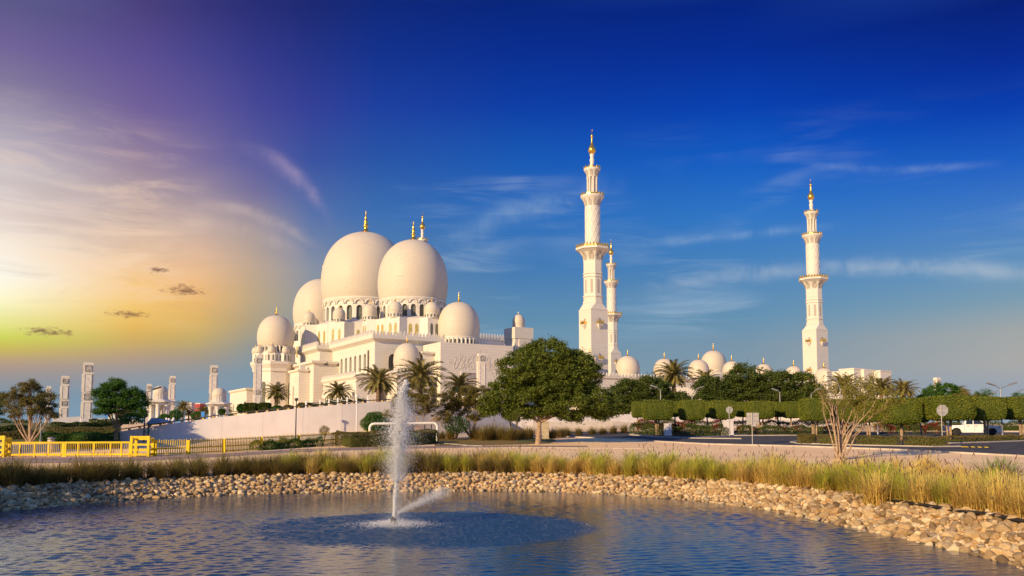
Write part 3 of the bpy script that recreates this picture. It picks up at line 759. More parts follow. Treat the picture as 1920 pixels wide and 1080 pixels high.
Q = np.vstack([Q1, Q2, Q3, Q4]); sz = np.concatenate([RNG.uniform(0.3, 1, len(Q1))*0.0062, RNG.uniform(0.3, 1, len(Q2))*0.0085, RNG.uniform(0.3, 1, len(Q3))*0.013, RNG.uniform(0.3, 1, len(Q4))*0.008])
V, Fc = droplets(Q, sz)
tag(link('falling_spray', np_mesh('falling_spray', V, Fc, M['spray']), fr), kind='stuff')

# ------------------------------------------------------------------ the mosque
AN = R(30.6); E1 = Vector((math.cos(AN), math.sin(AN))); E2 = Vector((-math.sin(AN), math.cos(AN)))
NEAR = Vector((32.1, 324.0)); ZB = 5.0          # local origin under the near minaret: x along the court, y towards the far left
def wpos(a, b): return NEAR + E1*a + E2*b
def loc(px, Y, row=700):
    kx, kz = ray(px, row); d = Vector((kx*Y, Y)) - NEAR
    return d.dot(E1), d.dot(E2)
def on_a(px, a, row=700):
    """b on the plane of constant a that the pixel column sees"""
    k = ray(px, row)[0]; p = NEAR + E1*a
    return -(p.x - k*p.y)/(E2.x - k*E2.y)
def on_b(px, b, row=700):
    k = ray(px, row)[0]; p = NEAR + E2*b
    return -(p.x - k*p.y)/(E1.x - k*E1.y)
def zr(row, a, b, px=None):
    """height seen at a pixel row above the local point"""
    p = wpos(a, b); px = px or px_of((p.x, p.y, 30))[0]
    return CZ + ray(px, row)[1]*p.y
DOMEP = [(0.940, 0.0), (0.980, 0.10), (1.0, 0.22), (1.0, 0.32), (0.980, 0.44), (0.940, 0.55), (0.875, 0.655), (0.78, 0.755), (0.65, 0.845), (0.49, 0.918), (0.31, 0.966), (0.13, 0.992), (0.0, 1.0)]
def dome(parent, cx, cy, z0, r, h, fin=None, seg=56, name='dome', label=None):
    mb = MB(); P = catmull(DOMEP, 4)
    mb.lathe([(r*0.93, z0-0.02*h)] + [(r*max(p[0], 0), z0+h*p[1]) for p in P[:-1]] + [(0, z0+h)], seg, cx, cy)
    d = mb.build(name, M['dome'], parent)
    if label: d['label'] = label
    if fin:
        f = fin; mb = MB(); zb = z0+h
        mb.lathe([(f*0.42, zb-f*0.10), (f*0.30, zb-f*0.02), (f*0.10, zb+f*0.10), (f*0.075, zb+f*0.22), (f*0.11, zb+f*0.28), (f*0.11, zb+f*0.34), (f*0.055, zb+f*0.40), (f*0.09, zb+f*0.47), (f*0.085, zb+f*0.53),
                  (f*0.04, zb+f*0.58), (f*0.065, zb+f*0.66), (f*0.03, zb+f*0.73), (f*0.025, zb+f*0.9), (0, zb+f)], 16, cx, cy)
        mb.build('finial', M['gold'], d)
    return d
def arch_outline(w, sill, spring, top, k=7):
    """left sill, up, over a slightly pointed arch, down to the right sill"""
    pts = [(-w/2, sill), (-w/2, spring)]
    for i in range(1, k):
        t_ = i/k; a = math.pi*(1-t_); x = w/2*math.cos(a); z = spring + (top-spring)*math.sin(a)**0.85
        pts.append((x, z))
    return pts + [(w/2, spring), (w/2, sill)]
def arch_wall(mb, fmap, n, s0, s1, z0, z1, w, sill, spring, top, depth):
    """n bays of wall, each with an arched hole and its reveals; fmap(s, z, depth) places it"""
    bw = (s1-s0)/n; O = arch_outline(w, sill, spring, top); panes = []
    for i in range(n):
        c = s0+(i+0.5)*bw; vs = []; m_ = len(O)
        ol = []
        for j, (x, z) in enumerate(O):
            if j in (0, 1): ol.append((-bw/2, z))
            elif j in (m_-2, m_-1): ol.append((bw/2, z))
            else:
                ol.append((x/(w/2)*bw/2, z1))
        ol[2:2] = []; 
        A = [fmap(c+x, z, 0) for x, z in O]; B = [fmap(c+x, z, 0) for x, z in ol]; D = [fmap(c+x, z, depth) for x, z in O]
        vs = A+B+D; fs = []
        for j in range(m_-1):
            fs.append((j, j+1, m_+j+1, m_+j)); fs.append((j, 2*m_+j, 2*m_+j+1, j+1))
        o = len(vs); vs += [fmap(c-bw/2, z1, 0), fmap(c+bw/2, z1, 0), fmap(c-bw/2, z0, 0), fmap(c+bw/2, z0, 0)]
        fs += [(m_+1, m_+2, o), (m_+m_-3, m_+m_-2, o+1)]
        fs.append((0, m_, o+2, o+3, 2*m_-1, m_-1)); fs.append((0, m_-1, 3*m_-1, 2*m_))
        mb.add(vs, fs); panes.append((c, [fmap(c+x, z, depth-0.03) for x, z in O]))
    return panes
def cyl(cx, cy, r):
    return lambda s, z, d: (cx+(r-d)*math.cos(s/r), cy+(r-d)*math.sin(s/r), z)
WINS = []                                       # (pane polygons that face away)
def panes_to_windows(panes, parent, facing, material=None, label=None):
    for c, poly in panes:
        if facing(poly):
            MB().add(poly, [tuple(range(len(poly)))]).build('window', material or M['glass'], parent)
        else: WINS.append(poly)
def faces_cam(cx, cy, lim=0.05):
    p = wpos(cx, cy); v = (-p).normalized(); vl = Vector((v.dot(E1), v.dot(E2)))
    def f(poly):
        q = Vector((sum(p_[0] for p_ in poly)/len(poly)-cx, sum(p_[1] for p_ in poly)/len(poly)-cy)).normalized()
        return q.dot(vl) > lim
    return f
def drum(parent, cx, cy, r, z0, z1, n, wfrac=0.5, eyebrow=True, name='drum', lim=0.15):
    """ring of arched windows under a dome, with a moulded cornice"""
    h = z1-z0; mb = MB(); bw = 2*math.pi*r/n; w = bw*wfrac; top = z0+h*(0.66 if eyebrow else 0.80)
    pn = arch_wall(mb, cyl(cx, cy, r), n, 0, 2*math.pi*r, z0, z0+h*(0.74 if eyebrow else 0.9), w, z0+h*0.06, top-w*0.55, top, 0.055*r)
    mb.lathe([(r*0.93, z0), (r*0.93, z0+h*0.9)], 2*n, cx, cy)
    zt = z0+h*(0.74 if eyebrow else 0.9)
    if eyebrow:
        mb.lathe([(r, zt), (r*1.005, z0+h*0.90), (r*1.03, z0+h*0.94), (r*1.035, z0+h), (r*0.9, z0+h)], 2*n, cx, cy)
        for k in range(n):                      # scalloped relief arches
            a = 2*math.pi*(k+0.5)/n; f = cyl(cx, cy, r); s = a*r; pts = []
            for i in range(9):
                t_ = math.pi*i/8; pts.append(f(s+bw*0.42*math.cos(t_), z0+h*0.72+h*0.17*math.sin(t_), -0.02*r))
            mb.tube(pts, 0.018*r, 5, cap=False)
    else:
        mb.lathe([(r, zt), (r*1.03, zt+h*0.04), (r*1.045, z1), (r*0.9, z1)], 2*n, cx, cy)
        for k in range(n):                      # slim engaged columns between the windows
            a = 2*math.pi*k/n; mb.lathe([(0.035*r, z0), (0.035*r, zt)], 6, cx+1.02*r*math.cos(a), cy+1.02*r*math.sin(a))
    d = mb.build(name, M['trim'], parent)
    panes_to_windows(pn, parent, faces_cam(cx, cy, lim))
    return d
def planar(p0, p1):
    """wall plane from p0 to p1 (local), outside on the right-hand side of travel"""
    p0, p1 = Vector(p0), Vector(p1); t_ = (p1-p0).normalized(); n_ = Vector((t_.y, -t_.x))
    return (lambda s, z, d: (p0.x+t_.x*s-n_.x*d, p0.y+t_.y*s-n_.y*d, z)), (p1-p0).length
def wall_windows(parent, p0, p1, z0, z1, n, w, sill, top, depth=0.5, s0=None, s1=None, mat_=None, name='window_wall'):
    """wall panel of n arched windows set 6 cm proud of the block behind it"""
    f, L = planar(p0, p1); s0 = 0 if s0 is None else s0; s1 = L if s1 is None else s1
    mb = MB(); g = lambda s, z, d: f(s, z, d-depth-0.06)
    pn = arch_wall(mb, g, n, s0, s1, z0, z1, w, sill, top-w*0.6, top, depth)
    mb.build(name, M['marble'], parent)
    for c, poly in pn: MB().add(poly, [tuple(range(len(poly)))]).build('window', mat_ or M['glass'], parent)
def block(mb, a0, a1, b0, b1, z0, z1): mb.box(a0, a1, b0, b1, z0, z1)
def cornice(mb, a0, a1, b0, b1, z, h, out):
    """stepped cornice round a block, butted on top of it"""
    mb.prism([(a0,b0),(a1,b0),(a1,b1),(a0,b1)], z, z+h*0.45, [(a0-out,b0-out),(a1+out,b0-out),(a1+out,b1+out),(a0-out,b1+out)])
    o = out*1.08; mb.box(a0-o, a1+o, b0-o, b1+o, z+h*0.45, z+h)
def merlons(mb, p0, p1, z, h, step, w=None):
    """row of pointed merlons"""
    f, L = planar(p0, p1); n = max(1, int(L/step)); st = L/n; w = w or st*0.62
    for i in range(n):
        c = (i+0.5)*st; pr = [(-w/2, 0), (w/2, 0), (w/2, h*0.45), (w*0.28, h*0.62), (0, h), (-w*0.28, h*0.62), (-w/2, h*0.45)]
        A = [f(c+x, z+y, 0) for x, y in pr]; B = [f(c+x, z+y, 0.35) for x, y in pr]; k = len(pr)
        mb.add(A+B, [tuple(range(k)), tuple(range(k, 2*k))[::-1]] + [(i_, (i_+1) % k, k+(i_+1) % k, k+i_) for i_ in range(k)])
    a0, a1 = f(0, z, 0), f(L, z, 0)

mq = thing('mosque', 'white marble mosque with three great domes and gold finials above the pond', 'mosque', (NEAR.x, NEAR.y, 0), AN)
# the three great domes stand in a row along local y
big = []
for px, Y, wpx, r_base, r_apex, r_tip, r_drum in ((774, 331, 132, 556, 450, 416, 594), (684, 380, 163, 556, 436, 396, 600), (604, 429, 106, 605, 523, 499, 640)):
    a, b = loc(px, Y, 560); rad = wpx/2*S(Y)*1.0
    p = wpos(a, b)
    z0 = CZ + ray(px, r_base)[1]*(Y-rad*0.9); z1 = CZ + ray(px, r_apex)[1]*Y; zt = CZ + ray(px, r_tip)[1]*Y; zd = CZ + ray(px, r_drum)[1]*(Y-rad*0.9)
    big.append((a, b, rad, z0, z1, zt, zd)); print('dome', a, b, rad, z0, z1, zd)
B0, B1, B2 = big
for i, (a, b, rad, z0, z1, zt, zd) in enumerate(big):
    dome(mq, a, b, z0, rad, z1-z0, zt-z1+0.4, 72)
    drum(mq, a, b, rad*0.925, zd-0.5, z0, (24, 26, 20)[i], 0.58)
aL, bR = loc(703, 300, 640)[0], on_a(703, loc(703, 300, 640)[0], 640)
aL = B0[0]-25.0; bR = on_a(703, aL, 640)
p = wpos(aL, bR); print('corner', aL, bR, p)
zroof = zr(627, aL, bR, 703)                    # top of the cornice
# upper stages under the domes: eight-sided terraces with a small dome on every corner
def octo(a, b, r, ph=0.0): return [(a+r*math.cos(2*math.pi*k/8+ph), b+r*math.sin(2*math.pi*k/8+ph)) for k in range(8)]
for i, (a, b, rad, z0, z1, zt, zd) in enumerate(big):
    r8 = (18.2, 26.0, 16.5)[i]; zs = (zr(598, a-r8*0.7, b-r8*0.7), zr(607, a-r8*0.7, b-r8*0.7), zr(640, a-r8*0.7, b-r8*0.7))[i]
    mb = MB(); rs = r8+1.2
    star = []
    for k in range(8):                          # each corner is a short turret, the wall between is set back
        c = 2*math.pi*k/8
        star += [(a+rs*1.06*math.cos(c-0.13), b+rs*1.06*math.sin(c-0.13)), (a+rs*1.06*math.cos(c+0.13), b+rs*1.06*math.sin(c+0.13)),
                 (a+rs*0.93*math.cos(c+0.26), b+rs*0.93*math.sin(c+0.26)), (a+rs*0.93*math.cos(c+0.525), b+rs*0.93*math.sin(c+0.525))]
    mb.prism(star, zroof-8, zs)
    mb.prism([(a+(x-a)*0.985, b+(y-b)*0.985) for x, y in star], zs, zs+0.5)
    mb.lathe([(rs*0.90, zs+0.5), (rad*0.935, zd+0.3)], 32, a, b)
    mb.build('terrace_wall', M['trim'], mq)
    for k in range(8):
        c = 2*math.pi*k/8; n_ = Vector((math.cos(c), math.sin(c))); tx = Vector((-n_.y, n_.x))
        if n_.dot(Vector((-0.5, -0.87))) < -0.35: continue
        rr_ = 2.75 if i != 2 else 2.5; q = (a+r8*n_.x, b+r8*n_.y)
        mbd = MB(); dz = zs+0.5
        arch_w = MB(); mbd.lathe([(rr_*0.95, dz), (rr_*0.95, dz+1.7), (rr_*1.04, dz+1.9), (rr_*0.8, dz+1.9)], 20, q[0], q[1])
        dr = mbd.build('small_drum', M['trim'], mq)
        mbw = MB(); f = cyl(q[0], q[1], rr_*0.95+0.05)
        for j in range(12):
            O = arch_outline(0.62, dz+0.25, dz+1.0, dz+1.35, 5); s_ = (rr_*0.95+0.05)*2*math.pi*j/12
            mbw.add([f(s_+x, z, 0) for x, z in O], [tuple(range(len(O)))])
        mbw.build('window', M['glass'], dr)
        dome(mq, q[0], q[1], dz+1.9, rr_, rr_*1.62, 1.9, 28)
    zh = zs-zroof
    for k in range(8):
        for off_, w_ in ((-0.055, 1.1), (0.055, 1.1), (0.33, 1.3), (0.455, 1.3)):
            c = 2*math.pi*k/8+off_; n_ = Vector((math.cos(c), math.sin(c)))
            if n_.dot(Vector((-0.5, -0.87))) < 0.0: continue
            ca = 2*math.pi*k/8 if abs(off_) < 0.1 else 2*math.pi*k/8+math.pi/8
            n2 = Vector((math.cos(ca), math.sin(ca))); tg = Vector((-n2.y, n2.x))
            rr_ = rs*1.06*math.cos(0.13)+0.05 if abs(off_) < 0.1 else rs*0.93*math.cos(0.1325)+0.06
            o_ = rs*math.tan(c-ca); O = arch_outline(w_*(1 if i < 2 else 0.9), zroof+zh*0.18, zroof+zh*0.62, zroof+zh*0.78, 5)
            P = [(a+n2.x*rr_+tg.x*(o_+x), b+n2.y*rr_+tg.y*(o_+x), z) for x, z in O]
            MB().add(P, [tuple(range(len(P)))]).build('window', M['glass_sunlit'] if (k in (4, 5)) else M['glass'], mq)
# main hall
aR = B0[0]+27; bFar = B2[1]+20
mb = MB(); ch = 2.6; jog = on_a(624, aL, 650)
block(mb, aL, aR, bR, jog, ZB, zroof-ch)
cornice(mb, aL, aR, bR, jog, zroof-ch, ch, 1.3)
aL2 = on_b(600, jog, 650)
jog2 = on_a(565, aL2, 650)
z2 = zroof
block(mb, aL2, aR, jog+0.004, jog2, ZB, z2-ch-0.05); cornice(mb, aL2, aR, jog+1.45, jog2, z2-ch-0.05, ch, 1.3)
hall = mb.build('hall_wall', M['marble'], mq)
mb = MB()
for p0, p1 in (((aL-1.4, jog), (aL-1.4, bR-1.4)), ((aL-1.4, bR-1.4), (aR, bR-1.4)), ((aL2-1.4, jog2), (aL2-1.4, jog)), ((aL2-1.4, jog+0.1), (aL-1.4, jog+0.1))):
    merlons(mb, p0, p1, zroof, 1.6, 1.3)
mb.build('parapet_merlons', M['trim'], mq)
# tall arched windows on the lit side
za, zb_ = zr(700, aL, on_a(665, aL), 665), zr(668, aL, on_a(665, aL), 665)
bw0, bw1 = on_a(692.5, aL), on_a(640, aL)
wall_windows(mq, (aL, bw1), (aL, bw0), za-1.0, zb_+1.5, 6, (bw1-bw0)/6*0.52, za, zb_, 0.8)
# single arch on the shaded side beside the small front dome
c0 = on_b(735, bR); 
wall_windows(mq, (c0-2.6, bR), (c0+2.6, bR), zr(700, c0, bR)-1, zr(662, c0, bR)+1.2, 1, 3.4, zr(698, c0, bR), zr(664, c0, bR), 0.7)
# lower porch along the lit side
aP = aL-9.0; bP1 = on_a(606, aP, 720); zP = zr(716, aP, bP1, 606)+0.8; bP0 = bR-6
mb = MB(); block(mb, aP, aL-0.004, bP0, bP1, ZB, zP-1.6); cornice(mb, aP, aL-0.7, bP0, bP1, zP-1.6, 1.6, 0.6)
mb.build('porch_wall', M['marble'], mq)
mb = MB(); merlons(mb, (aP-0.6, bP1), (aP-0.6, bP0), zP, 1.3, 1.2); mb.build('porch_merlons', M['trim'], mq)
zA, zB_ = zr(765, aP, on_a(660, aP)), zr(741, aP, on_a(660, aP))
wall_windows(mq, (aP, bP1-2), (aP, bP0+1), zA, zB_+1.5, 12, (bP1-bP0)/12*0.62, zA+0.1, zB_, 1.0, name='porch_arcade')
# stepped blocks left of the porch
aS = aL2-5; bS0 = on_a(588, aS, 700); bS1 = on_a(556, aS, 700); zS = zr(676, aS, bS0, 588)
mb = MB(); block(mb, aS, aL2-0.004, bS0, bS1+10, ZB, zS-1.6); cornice(mb, aS, aL2-1.2, bS0, bS1+10, zS-1.6, 1.6, 1.0)
block(mb, aL2, aL-0.006, bS0, jog-0.004, ZB, zS-1.7); cornice(mb, aL2+1.2, aL-1.5, bS0, jog-0.006, zS-1.7, 1.6, 0.8)
aT = aS-4.5; bT0 = on_a(560, aT, 720); bT1 = on_a(543, aT, 720); zT = zr(692, aT, bT0, 560)
block(mb, aT, aS-0.004, bT0, bT1, ZB, zT-1.2); cornice(mb, aT, aS-1.0, bT0, bT1, zT-1.2, 1.2, 0.6)
mb.box(aT+0.8, aS-1.5, bT0+1, bT0+3, zT, zT+1.6)
mb.build('stepped_wall', M['marble'], mq)
zq0, zq1 = zr(765, aT, bT0), zr(706, aT, bT0)
f, L = planar((aT, bT1), (aT, bT0)); O = [(L*0.42, zq0), (L*0.42, zq1), (L*0.80, zq1), (L*0.80, zq0)]
mb = MB(); mb.add([f(s, z, -0.05) for s, z in O], [(0, 1, 2, 3)]); mb.build('blind_panel', M['trim'], mq)
O = [(L*0.36, zq0), (L*0.36, zr(723, aT, bT0)), (L*0.55, zr(723, aT, bT0)), (L*0.55, zq0)]
mb = MB(); mb.add([f(s, z, -0.07) for s, z in O], [(0, 1, 2, 3)]); mb.build('door', M['shade'], mq)
# octagonal tower with its own dome at the left end
Yt = 352.0; ta, tb = loc(513, Yt, 700); rt = 36.5*S(Yt)
zc0, zc1 = CZ+ray(500, 690)[1]*(Yt-rt), CZ+ray(500, 677)[1]*(Yt-rt)
mb = MB(); P8 = octo(ta, tb, rt*1.0, R(22.5)); P8o = octo(ta, tb, rt*1.17, R(22.5)); P8m = octo(ta, tb, rt*1.06, R(22.5))
mb.prism(P8, ZB, zc0-1.2); mb.prism(P8m, zc0-1.2, zc0); mb.prism(P8m, zc0, zc1-1.2, P8o); mb.prism(octo(ta, tb, rt*1.18, R(22.5)), zc1-1.2, zc1)
mb.build('tower_wall', M['trim'], mq)
for k in range(8):
    c = 2*math.pi*k/8; n_ = Vector((math.cos(c), math.sin(c))); 
    if n_.dot(Vector((-0.5, -0.87))) < -0.1: continue
    tg = Vector((-n_.y, n_.x)); ap = rt*math.cos(R(22.5))+0.06; O = arch_outline(1.8, CZ+ray(500, 758)[1]*Yt, CZ+ray(500, 722)[1]*Yt, CZ+ray(500, 717)[1]*Yt, 6)
    P = [(ta+n_.x*ap+tg.x*x, tb+n_.y*ap+tg.y*x, z) for x, z in O]
    MB().add(P, [tuple(range(len(P)))]).build('window', M['glass'], mq)
zu = CZ+ray(500, 661)[1]*(Yt-rt)
r2 = rt*1.02; star = []
for k in range(8):
    c = 2*math.pi*k/8+R(22.5)
    star += [(ta+r2*1.04*math.cos(c-0.17), tb+r2*1.04*math.sin(c-0.17)), (ta+r2*1.04*math.cos(c+0.17), tb+r2*1.04*math.sin(c+0.17)), (ta+r2*0.90*math.cos(c+0.28), tb+r2*0.90*math.sin(c+0.28)), (ta+r2*0.90*math.cos(c+0.505), tb+r2*0.90*math.sin(c+0.505))]
mb = MB(); mb.prism(star, zc1, zu); mb.lathe([(r2*0.86, zu), (r2*0.74, zu+1.6)], 32, ta, tb); mb.build('tower_terrace', M['trim'], mq)
for k in range(8):
    c = 2*math.pi*k/8+R(22.5); n_ = Vector((math.cos(c), math.sin(c)))
    if n_.dot(Vector((-0.5, -0.87))) < -0.25: continue
    q = (ta+r2*0.90*n_.x, tb+r2*0.90*n_.y); dome(mq, q[0], q[1], zu+0.2, 1.62, 2.9, 1.2, 24)
    for ca, offs, ap in ((c, (-0.9, 0.9), r2*1.04*math.cos(0.17)+0.05), (c+math.pi/8, (-0.8, 0.8), r2*0.90*math.cos(0.1125)+0.05)):
        n2 = Vector((math.cos(ca), math.sin(ca))); tg = Vector((-n2.y, n2.x))
        if n2.dot(Vector((-0.5, -0.87))) < 0.1: continue
        for o_ in offs:
            O = arch_outline(0.62, zc1+0.4, zc1+(zu-zc1)*0.68, zc1+(zu-zc1)*0.8, 4)
            P = [(ta+n2.x*ap+tg.x*(o_+x), tb+n2.y*ap+tg.y*(o_+x), z) for x, z in O]
            MB().add(P, [tuple(range(len(P)))]).build('window', M['glass'], mq)
rD = 34.0*S(Yt); zD0 = CZ+ray(517, 645)[1]*(Yt-rD); zD1 = CZ+ray(517, 591)[1]*Yt
ta2, tb2 = loc(517, Yt, 640)
drum(mq, ta2, tb2, rD*0.90, zu-0.2, zD0, 28, 0.55, False, lim=0.3)
dome(mq, ta2, tb2, zD0, rD, zD1-zD0, (591-577)*S(Yt)+0.4, 56)
# low wing at the far left
aW = ta-8; Yw_b = on_a(431, aW, 750); bW0 = on_a(462, aW, 750); zW = zr(733, aW, Yw_b, 431)
mb = MB(); block(mb, aW, aW+9, bW0, Yw_b, ZB, zW-1.3); cornice(mb, aW, aW+9, bW0, Yw_b, zW-1.3, 1.3, 0.6); mb.build('wing_wall', M['marble'], mq)
zA, zB_ = zr(772, aW, Yw_b), zr(759, aW, Yw_b)
wall_windows(mq, (aW, Yw_b-0.3), (aW, bW0+0.3), zA, zB_+1.0, 4, 2.0, zA+0.1, zB_, 0.9, name='wing_arcade')
# right-hand block with its dome
bB = 3.0; aB0 = on_b(826, bB, 660); zB1 = zr(641, aB0, bB, 826); aB1 = on_b(962, bB, 660)
bBk = on_a(818, aB0, 660)
mb = MB(); block(mb, aB0, aB1, bB, bR-1.5, ZB, zB1); mb.build('portal_wall', M['marble'], mq)
mb = MB(); zl = zr(658, aB0, bB); block(mb, aL+14, aB0-0.004, bB+5.0, bR-0.004, ZB, zl-1.2); cornice(mb, aL+14, aB0-0.9, bB+5, bR-0.9, zl-1.2, 1.2, 0.7); mb.build('portal_side_wall', M['marble'], mq)
Yd = 317.0; da, db = loc(860, Yd, 620); rD = 40.0*S(Yd); zD0 = CZ+ray(860, 630)[1]*(Yd-rD); zD1 = CZ+ray(860, 566)[1]*Yd
print('portal dome', da, db, 'block', aB0, aB1, bB, bR)
drum(mq, da, db, rD*0.94, zB1-1.0, zD0, 30, 0.55, False, lim=0.2)
dome(mq, da, db, zD0, rD, zD1-zD0, 19*S(Yd), 60)
# floral relief and portal opening on that block
rs_ = random.Random(5); mb = MB()
u0, u1, v0, v1 = on_b(848, bB), on_b(940, bB), zr(692, aB0, bB), zr(668, aB0, bB)
for k in range(80):
    u = rs_.uniform(u0, u1); v = v0+(v1-v0)*rs_.random()**1.2*(0.5+0.5*math.sin((u-u0)/(u1-u0)*3.14+0.6)); ang = rs_.uniform(0.2, 2.6); pts = []
    for j in range(7):
        pts.append((u, bB-0.05, v)); u += 0.55*math.cos(ang); v += 0.55*math.sin(ang); ang += rs_.uniform(-0.5, 0.55)
    mb.tube(pts, [0.07-0.006*j for j in range(7)], 5)
    for j in (2, 4, 6):
        p_ = pts[j]; mb.lathe([(0, p_[2]-0.2), (0.12, p_[2]), (0, p_[2]+0.2)], 6, p_[0], p_[1])
mb.build('floral_relief', M['trim'], mq)
u0, u1 = on_b(866, bB), on_b(893, bB); v0, v1 = zr(722, u0, bB), zr(699, u0, bB)
mb = MB(); mb.box(u0-0.5, u1+0.5, bB-0.35, bB-0.002, v1, v1+0.6); mb.box(u0-0.6, u0, bB-0.30, bB-0.002, v0-8, v1-0.002); mb.build('portal_frame', M['trim'], mq)
mb = MB(); mb.box(u0+0.01, u1, bB-0.12, bB-0.002, v0-8, v1-0.01); mb.build('portal_door', M['shade'], mq)
mb = MB(); uc = on_b(886, bB-3); f = lambda s, z: (uc+s, bB-3, z); pts = []
vz = zr(722, uc, bB-3)
for j in range(13): pts.append((uc+3.3*math.cos(math.pi*j/12), bB-2.4, vz-1+3.0*math.sin(math.pi*j/12)))
mb.tube([(uc+3.3, bB-2.4, vz-8)]+pts+[(uc-3.3, bB-2.4, vz-8)], 0.55, 8); mb.build('portal_arch', M['trim'], mq)
# small front dome on its pavilion
Yp = 296.0; sa, sb = loc(763, Yp, 680); rD = 25.5*S(Yp); zD0 = CZ+ray(763, 687)[1]*(Yp-rD); zD1 = CZ+ray(763, 643)[1]*Yp; zpav = CZ+ray(763, 700)[1]*(Yp-rD)
mb = MB(); block(mb, sa-6.5, sa+6.5, sb-6.5, min(sb+6.5, bR-0.1), ZB, zpav-1.3); cornice(mb, sa-6.5, sa+6.5, sb-6.5, min(sb+6.5, bR-1.2), zpav-1.3, 1.2, 0.6); mb.build('pavilion_wall', M['marble'], mq)
mb = MB(); 
for p0, p1 in (((sa-7, sb+6), (sa-7, sb-7)), ((sa-7, sb-7), (sa+7, sb-7))): merlons(mb, p0, p1, zpav-0.1, 1.2, 1.15)
mb.build('pavilion_merlons', M['trim'], mq)
drum(mq, sa, sb, rD*0.92, zpav-0.5, zD0, 20, 0.5, False, lim=0.2); dome(mq, sa, sb, zD0, rD, zD1-zD0, 2.4, 44)
# crenellated roof behind and the little domed stair tower
bK = B1[1]-6.0; aK0, aK1 = on_b(880, bK, 640), on_b(956, bK, 640); zK = zr(630, aK0, bK, 920)
mb = MB(); block(mb, aK0, aK1, bK, bK+14, ZB, zK-2.6); cornice(mb, aK0, aK1, bK, bK+14, zK-2.6, 2.6, 1.1); mb.build('court_wall', M['marble'], mq)
mb = MB(); merlons(mb, (aK0-1, bK-1.2), (aK1+1, bK-1.2), zK, 1.7, 1.5); mb.build('court_merlons', M['trim'], mq)
Yx = 352.0; xa, xb = loc(966, Yx, 640); xs = 52*S(Yx)/1.37
zx = CZ+ray(966, 613)[1]*Yx
mb = MB(); mb.box(xa, xa+xs*0.995, xb, xb+xs, ZB, zx-4.8); mb.box(xa-0.35, xa+xs+0.35, xb-0.35, xb+xs+0.35, zx-4.8, zx); mb.box(xa+xs*0.2, xa+xs*0.9, xb-0.45, xb-0.004, zx-9.0, zx-5.0); mb.build('stair_tower', M['marble'], mq)
mb = MB(); rD = 12*S(Yx); xc, yc = xa+xs/2, xb+xs/2; mb.lathe([(rD*0.95, zx), (rD*0.95, zx+0.8), (rD*1.03, zx+1.0), (rD*0.8, zx+1.0)], 28, xc, yc); mb.build('small_drum', M['trim'], mq)
dome(mq, xc, yc, zx+1.0, rD, CZ+ray(976, 586)[1]*Yx-zx-1.0, 1.4, 32)
if WINS:
    mb = MB()
    for P in WINS: mb.add(P, [tuple(range(len(P)))])
    tag(mb.build('window', M['glass'], mq), kind='stuff')

# ------------------------------------------------------------------ minarets (four of the same build)
mi = thing('minaret', 'tallest and nearest white minaret with gold balconies, behind the big tree', 'minaret', (NEAR.x, NEAR.y, 0), AN, 'minarets of the mosque')
zn = lambda row: CZ+ray(1110, row)[1]*NEAR.y
q = S(324.0)
mb = MB(); sq = 4.05; c8 = 3.72
sqp = lambda r: [(-r,-r),(r,-r),(r,r),(-r,r)]
mb.box(-sq, sq, -sq, sq, ZB, zn(583)); mb.box(-sq*1.03, sq*1.03, -sq*1.03, sq*1.03, zn(583), zn(582.2))
o8 = lambda r: [(r*math.cos(R(22.5+45*k))/math.cos(R(22.5)), r*math.sin(R(22.5+45*k))/math.cos(R(22.5))) for k in range(8)]
sq8 = [(sq, sq*0.999), (sq*0.999, sq), (-sq*0.999, sq), (-sq, sq*0.999), (-sq, -sq*0.999), (-sq*0.999, -sq), (sq*0.999, -sq), (sq, -sq*0.999)]
sq8 = sorted(sq8, key=lambda p: math.atan2(p[1], p[0]) % (2*math.pi)); o8p = sorted(o8(c8), key=lambda p: math.atan2(p[1], p[0]) % (2*math.pi))
mb.prism(sq8, zn(582.2), zn(570), o8p)
def oct_band(r0, z0, z1): mb.prism(o8(r0), z0, z1)
oct_band(c8*1.02, zn(570), zn(566)); oct_band(c8*0.96, zn(566), zn(558)); oct_band(c8*1.03, zn(558), zn(556.5)); oct_band(c8*0.94, zn(556.5), zn(521)); oct_band(c8*1.02, zn(521), zn(519.5)); oct_band(c8*0.95, zn(519.5), zn(515)); oct_band(c8*1.02, zn(515), zn(513.5)); oct_band(c8*0.94, zn(513.5), zn(492))
mb.prism(o8(c8*0.94), zn(492), zn(483), o8(c8*1.0)); mb.prism(o8(c8*1.0), zn(483), zn(475), o8(c8*1.28)); mb.prism(o8(c8*1.28), zn(475), zn(470), o8(c8*1.66)); mb.prism(o8(c8*1.72), zn(470), zn(466.5))
mb.build('octagonal_shaft', M['marble'], mi); 
mb = MB(); mb.prism(o8(c8*1.70), zn(466.5), zn(466)); 
rc = 3.0
mb.lathe([(rc*1.03, zn(466)), (rc*1.03, zn(462)), (rc, zn(461)), (rc, zn(391)), (rc*1.02, zn(386)), (rc*1.12, zn(380)), (rc*1.36, zn(374)), (rc*1.56, zn(371)), (rc*1.58, zn(368.5)), (rc*0.9, zn(368.5))], 40)
for k in range(12):                             # raised spiral lattice, both ways
    for sgn in (1, -1):
        pts = [((rc+0.02)*math.cos(2*math.pi*k/12+sgn*t_*1.9), (rc+0.02)*math.sin(2*math.pi*k/12+sgn*t_*1.9), zn(461)+(zn(391)-zn(461))*t_) for t_ in np.linspace(0, 1, 15)]
        mb.tube(pts, 0.075 if sgn > 0 else 0.05, 4, cap=False)
mb.build('round_shaft', M['trim'], mi)
mb = MB(); rk = 1.55
